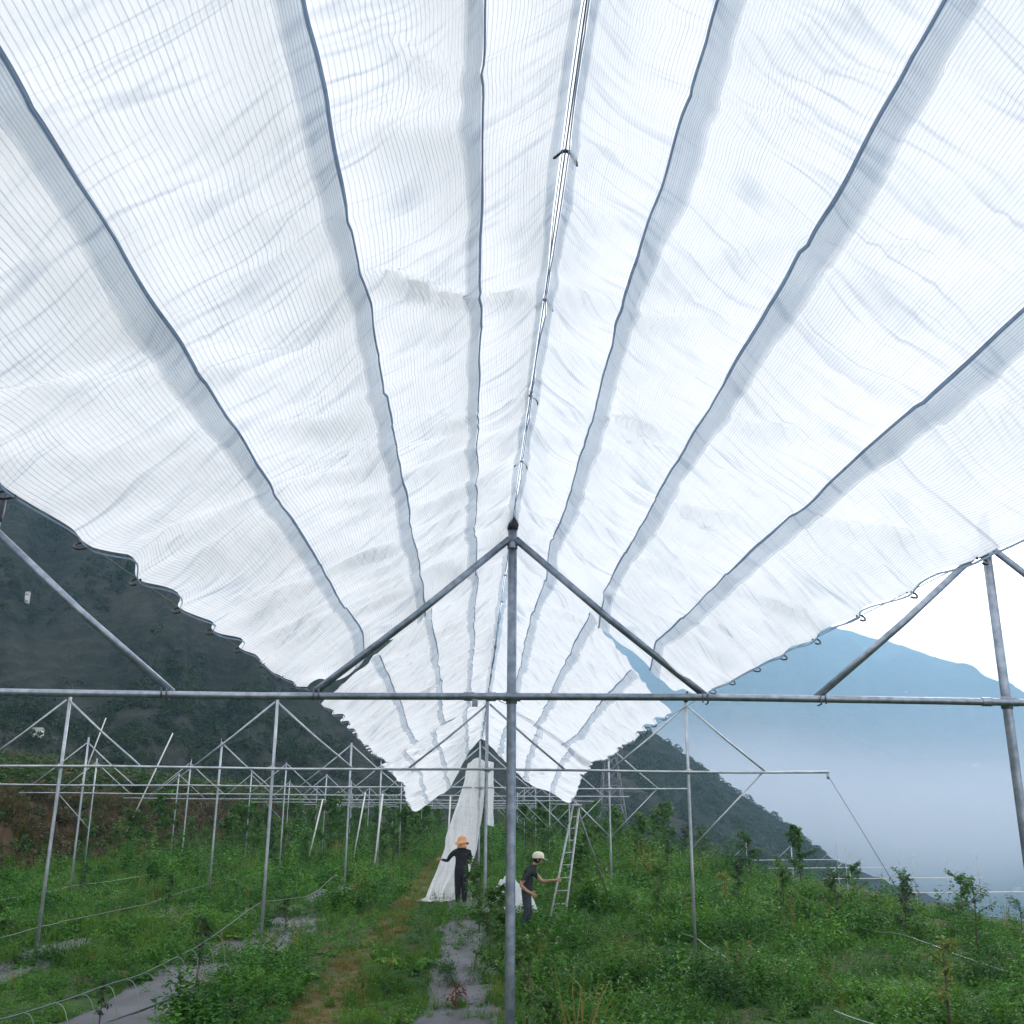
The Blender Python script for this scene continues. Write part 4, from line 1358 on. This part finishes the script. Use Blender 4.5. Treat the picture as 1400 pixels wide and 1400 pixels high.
def head_parts(parent, c, face, hair=True):
    """eyes, ears, mouth and hair as small pieces on the head; face = unit facing direction"""
    f = Vector(face).normalized(); s = f.cross(Vector((0, 0, 1))).normalized(); u = Vector((0, 0, 1))
    c = Vector(c)
    b = MB()
    for k in (-1, 1):
        b.sphere(c + f * 0.083 + s * 0.032 * k + u * 0.008, (0.011, 0.011, 0.007), 8, 6)
    b.build('eyes', hair_m, parent)
    b = MB()
    for k in (-1, 1):
        b.sphere(c + s * 0.080 * k - u * 0.006 - f * 0.008, (0.014, 0.020, 0.032), 8, 6)
    b.build('ears', skin_m, parent)
    b = MB(); b.tube([c + f * 0.088 + s * 0.022 - u * 0.056, c + f * 0.095 - u * 0.055, c + f * 0.088 - s * 0.022 - u * 0.056], [0.003, 0.006, 0.003], 6)
    b.build('mouth', simple_mat('lips', (0.30, 0.11, 0.09)), parent)
    b = MB()
    b.sphere(c - f * 0.030 + u * 0.020, (0.086, 0.086, 0.100), 14, 10)
    b.build('hair', hair_m, parent)


# person 1: back to the camera, black clothes, orange hat, one arm reaching to the net
P1 = Vector((-0.20, 28.55, float(ground_h(-0.2, 28.55))))
t1 = thing('person', 'person seen from behind in black clothes and an orange hat pulling the hanging net', 'person', P1)
legs1 = []
for sx in (-1, 1):
    legs1.append([((0, 0, 0.86), (0.175, 0.13)), ((sx * 0.085, 0, 0.78), (0.120, 0.13)), ((sx * 0.088, -0.01, 0.45), 0.096), ((sx * 0.088, 0.01, 0.28), 0.088), ((sx * 0.09, 0.03, 0.07), 0.060), ((sx * 0.10, 0.15, 0.035), 0.040)])
torso1 = [((0, 0, 0.86), (0.175, 0.13)), ((0, 0, 1.02), (0.175, 0.13)), ((0, 0.01, 1.20), (0.190, 0.13)), ((0, 0.01, 1.33), (0.150, 0.095)), ((0, 0.01, 1.41), (0.06, 0.055)), ((0, 0.02, 1.46), 0.052), ((0, 0.03, 1.54), (0.078, 0.090)), ((0, 0.03, 1.62), (0.060, 0.07))]
armL = [((0, 0.01, 1.33), (0.150, 0.095)), ((-0.20, 0.02, 1.315), 0.080), ((-0.33, 0.06, 1.18), 0.060), ((-0.38, 0.13, 1.08), 0.046), ((-0.50, 0.24, 1.10), 0.036), ((-0.56, 0.28, 1.11), 0.026)]
armR = [((0, 0.01, 1.33), (0.150, 0.095)), ((0.19, 0.02, 1.31), 0.080), ((0.225, 0.04, 1.16), 0.062), ((0.215, 0.08, 1.04), 0.041), ((0.15, 0.24, 1.03), 0.032), ((0.10, 0.29, 1.04), 0.026)]
ch = legs1[:1] + [torso1] + legs1[1:] + [armL, armR] + hand((-0.56, 0.28, 1.11), (-0.8, 0.55, 0.0), (0, 0.2, 1)) + hand((0.10, 0.29, 1.04), (-0.4, 0.8, 0.1), (0, 0.1, 1))


def pick1(c):
    if c.z > 1.43:
        return 1
    if c.x < -0.535 and c.z > 0.9:
        return 1
    if c.y > 0.2 and c.x > 0 and c.z > 0.9:
        return 1
    return 2 if c.z < 0.09 else 0


skin_body('body', ch, [black_m, skin_m, shoe_m], pick1, t1)
head_parts(t1, P1 + Vector((0, 0.03, 1.55)), (0.1, 1, 0))
b = MB()
hp = P1 + Vector((0, 0.02, 1.58))
prof = [(0.19, -0.055), (0.195, -0.045), (0.125, 0.0), (0.118, 0.06), (0.095, 0.115), (0.05, 0.14), (0.0, 0.145)]
vs_, fs_ = [], []
nn = 20
for (r, z) in prof:
    for k in range(nn):
        a = 2 * math.pi * k / nn
        vs_.append(hp + Vector((r * math.cos(a), r * math.sin(a) * 1.05, z - (0.03 * math.sin(a * 2) if r > 0.15 else 0))))
for j in range(len(prof) - 1):
    for k in range(nn):
        fs_.append((j * nn + k, j * nn + (k + 1) % nn, (j + 1) * nn + (k + 1) % nn, (j + 1) * nn + k))
b.add(vs_, fs_)
# cloth falling from the hat onto the neck
b.tube([hp + Vector((0, -0.03, -0.02)), hp + Vector((0, -0.05, -0.10)), hp + Vector((0, -0.055, -0.17))], [0.12, 0.12, 0.135], 14)
b.build('hat', orange_m, t1)

# person 2: dark tee and jeans, cream cap, turned toward the ladder, one arm reaching to it
P2 = Vector((1.13, 21.2, float(ground_h(1.13, 21.2))))
t2 = thing('person', 'man in a dark tee, jeans and a cream cap reaching toward the tripod ladder', 'person', P2)
t2.rotation_euler = (0, 0, 0)
legs2 = [
    [((0, 0, 0.80), (0.125, 0.105)), ((0.02, 0.085, 0.75), 0.096), ((0.07, 0.10, 0.44), 0.068), ((0.06, 0.10, 0.26), 0.060), ((0.02, 0.10, 0.07), 0.043), ((0.14, 0.09, 0.035), 0.036)],
    [((0, 0, 0.80), (0.125, 0.105)), ((0.0, -0.085, 0.75), 0.096), ((0.01, -0.10, 0.44), 0.068), ((-0.03, -0.10, 0.26), 0.060), ((-0.09, -0.10, 0.07), 0.043), ((0.03, -0.12, 0.035), 0.036)]]
torso2 = [((0, 0, 0.80), (0.125, 0.105)), ((0.02, 0, 0.95), (0.12, 0.13)), ((0.07, 0, 1.12), (0.12, 0.155)), ((0.12, 0, 1.24), (0.10, 0.14)), ((0.165, 0, 1.31), 0.058), ((0.20, -0.01, 1.345), 0.052), ((0.245, -0.02, 1.41), (0.085, 0.075)), ((0.25, -0.02, 1.47), (0.07, 0.065)), ]
arm2a = [((0.12, 0, 1.24), (0.10, 0.14)), ((0.13, 0.17, 1.22), 0.060), ((0.26, 0.22, 1.06), 0.046), ((0.34, 0.20, 0.99), 0.040), ((0.50, 0.14, 1.02), 0.031), ((0.565, 0.12, 1.02), 0.026)]
arm2b = [((0.12, 0, 1.24), (0.10, 0.14)), ((0.08, -0.175, 1.20), 0.060), ((-0.07, -0.21, 1.04), 0.046), ((-0.12, -0.22, 0.95), 0.041), ((0.00, -0.28, 0.85), 0.033), ((0.06, -0.30, 0.82), 0.027)]
nose2 = [((0.245, -0.02, 1.41), (0.085, 0.075)), ((0.335, -0.03, 1.405), 0.014)]
ch = legs2[:1] + [torso2] + legs2[1:] + [arm2a, arm2b, nose2] + hand((0.565, 0.12, 1.02), (1, -0.1, 0.05), (0, 0.2, 1)) + hand((0.06, -0.30, 0.82), (0.8, -0.2, -0.4), (0, 0.3, 1))


def pick2(c):
    if c.z > 1.325 and c.x > 0.12:
        return 1
    if c.x > 0.24 and c.y > 0.03 and 0.85 < c.z < 1.2:
        return 1
    if c.y < -0.16 and c.z < 1.04 and c.z > 0.72:
        return 1
    if c.z < 0.09:
        return 3
    return 2 if c.z < 0.78 else 0


skin_body('body', ch, [tee_m, skin_m, jean_m, shoe_m], pick2, t2)
head_parts(t2, P2 + Vector((0.25, -0.02, 1.415)), (1, -0.15, -0.1))
b = MB()
cc = P2 + Vector((0.24, -0.018, 1.455))
vs_, fs_ = [], []
for j, (r, z) in enumerate([(0.108, -0.01), (0.112, 0.02), (0.106, 0.06), (0.078, 0.098), (0.035, 0.115), (0.0, 0.118)]):
    for k in range(18):
        a = 2 * math.pi * k / 18
        vs_.append(cc + Vector((r * math.cos(a) * 1.08, r * math.sin(a), z)))
for j in range(5):
    for k in range(18):
        fs_.append((j * 18 + k, j * 18 + (k + 1) % 18, (j + 1) * 18 + (k + 1) % 18, (j + 1) * 18 + k))
b.add(vs_, fs_)
b.build('cap', cream_m, t2)
b = MB()
b.add([cc + Vector((0.09 + 0.09 * math.cos(a), 0.085 * math.sin(a) - 0.01, -0.005 - 0.03 * math.cos(a))) for a in np.linspace(-1.5, 1.5, 9)] + [cc + Vector((0.09 + 0.09 * math.cos(a), 0.085 * math.sin(a) - 0.01, -0.013 - 0.03 * math.cos(a))) for a in np.linspace(-1.5, 1.5, 9)],
      [tuple(range(9)), tuple(range(17, 8, -1))] + [(i, i + 9, i + 10, i + 1) for i in range(8)])
b.build('cap_peak', cream_m, t2)

# ------------------------------------------------------------------ tripod ladder
lad = thing('ladder', 'tall aluminium tripod ladder leaning together beside the man in the cream cap', 'ladder', (1.75, 22.0, 0))
B0, B1 = Vector((1.60, 21.9, 0.0)), Vector((1.93, 21.98, 0.0))
T0, T1 = Vector((2.32, 23.6, 2.47)), Vector((2.46, 23.64, 2.48))
for a, c in ((B0, T0), (B1, T1)):
    b = MB(); b.tube([a, c], 0.026, 6, flat=0.6); b.build('rail', M['alu'], lad)
for k in range(1, 10):
    t = k / 10
    b = MB(); b.tube([B0.lerp(T0, t), B1.lerp(T1, t)], 0.014, 6); b.build('rung', M['alu'], lad)
b = MB(); b.tube([T0.lerp(T1, 0.6) + Vector((0, 0.03, -0.04)), Vector((3.55, 26.3, 0.0))], 0.021, 6); b.build('rear_leg', M['alu'], lad)
b = MB(); b.box(T0.lerp(T1, 0.5) + Vector((0, 0.02, 0.0)), (0.26, 0.10, 0.06)); b.build('top_plate', M['alu'], lad)

# ------------------------------------------------------------------ pylons
def pylon(loc, H, label, rotz=0.0, arms=3, thick=1.0):
    t = thing('pylon', label, 'pylon', loc, 'electricity pylons', rotz)
    t.rotation_euler = (0, 0, 0)
    o = Vector(loc)

    def hw(z):
        return H * (0.105 - 0.075 * min(z / (0.62 * H), 1.0)) if z < 0.62 * H else H * (0.030 - 0.018 * (z / H - 0.62) / 0.38)
    levels = [0, 0.16, 0.30, 0.42, 0.52, 0.62, 0.72, 0.82, 0.91, 1.0]
    th = 0.0042 * H * thick
    for sx in (-1, 1):
        for sy in (-1, 1):
            b = MB()
            b.tube([o + Vector((sx * hw(l * H), sy * hw(l * H), l * H)) for l in levels], th, 4)
            b.build('leg', M['pylon'], t)
    b = MB()
    for i in range(len(levels) - 1):
        z0, z1 = levels[i] * H, levels[i + 1] * H
        a, c = hw(z0), hw(z1)
        C0 = [(-a, -a), (a, -a), (a, a), (-a, a)]
        C1 = [(-c, -c), (c, -c), (c, c), (-c, c)]
        for k in range(4):
            k2 = (k + 1) % 4
            b.tube([o + Vector((*C0[k], z0)), o + Vector((*C1[k2], z1))], th * 0.55, 3)
            b.tube([o + Vector((*C0[k2], z0)), o + Vector((*C1[k], z1))], th * 0.55, 3)
            b.tube([o + Vector((*C1[k], z1)), o + Vector((*C1[k2], z1))], th * 0.55, 3)
    b.build('bracing', M['pylon'], t)
    for i in range(arms):
        z = H * (0.66 + 0.13 * i)
        L = H * (0.17 - 0.02 * i)
        b = MB()
        for s in (-1, 1):
            for yy in (-1, 1):
                b.tube([o + Vector((0, yy * hw(z), z)), o + Vector((s * L, 0, z + 0.01 * H))], th * 0.7, 3)
                b.tube([o + Vector((0, yy * hw(z), z + 0.05 * H)), o + Vector((s * L, 0, z + 0.01 * H))], th * 0.6, 3)
            b.tube([o + Vector((s * L, 0, z + 0.01 * H)), o + Vector((s * L, 0, z - 0.045 * H))], th * 0.7, 3)
        b.build('crossarm', M['pylon'], t)


pylon((28.6, 212.0, 0.5), 27.0, 'grey lattice pylon standing before the dark mountain above the vineyard frames')
pylon((135, 660, -10), 47.0, 'faint lattice pylon in the fog just beyond the second frame, taller of the two', thick=1.6)
pylon((187, 720, -28), 44.0, 'faint lattice pylon in the fog over the falling ridge', thick=1.6)

# ------------------------------------------------------------------ small far things
def house(loc, w, d, h, label, rotz=0.0):
    t = thing('house', label, 'house', loc, 'small white houses')
    o = Vector(loc)
    b = MB(); b.box(o + Vector((0, 0, 0)), (w, d, h * 2)); b.build('wall', M['white_paint'], t, False)
    b = MB()
    v = [o + Vector(p) for p in ((-w * .55, -d * .6, h), (w * .55, -d * .6, h), (w * .55, d * .6, h), (-w * .55, d * .6, h), (-w * .5, 0, h + d * .35), (w * .5, 0, h + d * .35))]
    b.add(v, [(0, 1, 5, 4), (2, 3, 4, 5), (0, 4, 3), (1, 2, 5), (0, 3, 2, 1)])
    b.build('roof', M['roof'], t, False)
    for k in (-0.28, 0.0, 0.28):
        b = MB(); b.box(o + Vector((k * w, -d / 2 - 0.02, h * 0.55)), (w * 0.12, 0.06, h * 0.3)); b.build('window', M['glass'], t, False)


FMA = (-8.0, 50.0)
for az, tf, w, lab in ((26.5, 0.60, 20, 'long low white house on the far slope level with the nearest bar end'),
                       (27.2, 0.42, 15, 'white house low on the far slope beside the leaning right post'),
                       (26.4, 0.40, 11, 'small white house left of its neighbour low on the far slope'),
                       (25.6, 0.41, 9, 'smallest white house of the low cluster on the far slope'),
                       (22.0, 0.52, 9, 'lone small white house in the fog over the bar end'),
                       (23.6, 0.72, 8, 'lone white house high on the far slope under the brace'),
                       (27.6, 0.22, 14, 'white house at the valley floor by the picture edge')):
    p = mountain_point(fm_P, az, tf, FMA)
    house(p, w * 0.9, w * 0.5, w * 0.22, lab)
p = mountain_point(mt_P, -23.8, 0.30, (-75, 28))
p.z += 1.2
house(p, 0.8, 0.8, 1.2, 'tiny narrow white hut on the dark hillside at the picture edge')
p = mountain_point(mt_P, -22.3, 0.06, (-75, 28))
p.z += 0.6
house(p, 1.3, 1.0, 0.45, 'low white shed at the foot of the dark hillside behind the leaning pole')
for (a, c, lab) in (((-22.0, 60, 4.0), (-21.2, 60.4, 7.6), 'leaning white pole on the green terrace by the low shed'),
                    ((-16.9, 52.6, 1.2), (-15.1, 52.8, 6.2), 'leaning white pole above the bank between two gables'),
                    ((-3.6, 40.4, -0.1), (-3.35, 40.3, 3.05), 'bright white pole leaning under the drooping net corner'),
                    ((-7.55, 50.0, -0.1), (-7.0, 50.2, 3.0), 'bright white pole leaning in the far rows nearest the bank'),
                    ((-5.35, 49.6, 0.4), (-4.95, 49.7, 3.3), 'bright white pole leaning in the middle of the far rows'),
                    ((-0.95, 45.2, 0.4), (-0.85, 45.2, 3.1), 'bright white pole just left of the hanging net')):
    b = MB(); b.tube([a, c], 0.034, 7)
    tag(b.build('pole', M['white_pole']), lab, 'pole', 'leaning white poles')
# ------------------------------------------------------------------ haze of the valley
def volume_box(name, lo, hi, color, density, label):
    b = MB(); b.box([(p + q) / 2 for p, q in zip(lo, hi)], [q - p for p, q in zip(lo, hi)])
    m, nt, out = mat_new(name)
    v = N(nt, 'ShaderNodeVolumePrincipled')
    v.inputs['Color'].default_value = (*color, 1)
    v.inputs['Density'].default_value = density
    v.inputs['Anisotropy'].default_value = 0.3
    nt.links.new(v.outputs[0], out.inputs['Volume'])
    o = b.build(name, m, None, False)
    tag(o, label, kind='stuff')
    return o


zmax = max(float(fm_P[..., 2].max()), float(mt_P[..., 2].max())) + 10
zmin = min(float(GZ.min()), float(fm_P[..., 2].min()), float(mt_P[..., 2].min())) - 1.0
volume_box('haze', (-5200, -700, zmin), (5200, 5400, zmax), (0.45, 0.73, 1.0), 0.00034, 'pale blue haze in the valley air')


def fog_bank(lo, hi, density):
    b = MB(); b.box([(p + q) / 2 for p, q in zip(lo, hi)], [q - p for p, q in zip(lo, hi)])
    m, nt, out = mat_new('fog')
    v = N(nt, 'ShaderNodeVolumePrincipled')
    v.inputs['Color'].default_value = (0.90, 0.90, 0.97, 1)
    pos = N(nt, 'ShaderNodeNewGeometry').outputs['Position']
    sp = N(nt, 'ShaderNodeSeparateXYZ')
    nt.links.new(pos, sp.inputs[0])
    z = math_n(nt, 'ADD', sp.outputs[2], math_n(nt, 'MULTIPLY', math_n(nt, 'SUBTRACT', noise(nt, pos, 0.0016, 3), 0.5), 170.0))

    def ss(a, c):
        r = N(nt, 'ShaderNodeMapRange', interpolation_type='SMOOTHSTEP')
        r.inputs['From Min'].default_value = a
        r.inputs['From Max'].default_value = c
        nt.links.new(z, r.inputs['Value'])
        return r.outputs['Result']
    d = math_n(nt, 'MULTIPLY', ss(-110, -15), math_n(nt, 'SUBTRACT', 1.0, ss(0, 150)))
    nt.links.new(math_n(nt, 'MULTIPLY', d, density), v.inputs['Density'])
    nt.links.new(v.outputs[0], out.inputs['Volume'])
    tag(b.build('fog', m, None, False), 'bank of pale fog lying in the valley', kind='stuff')


fog_bank((60, 1000, -230), (2600, 2500, 240), 0.0021)
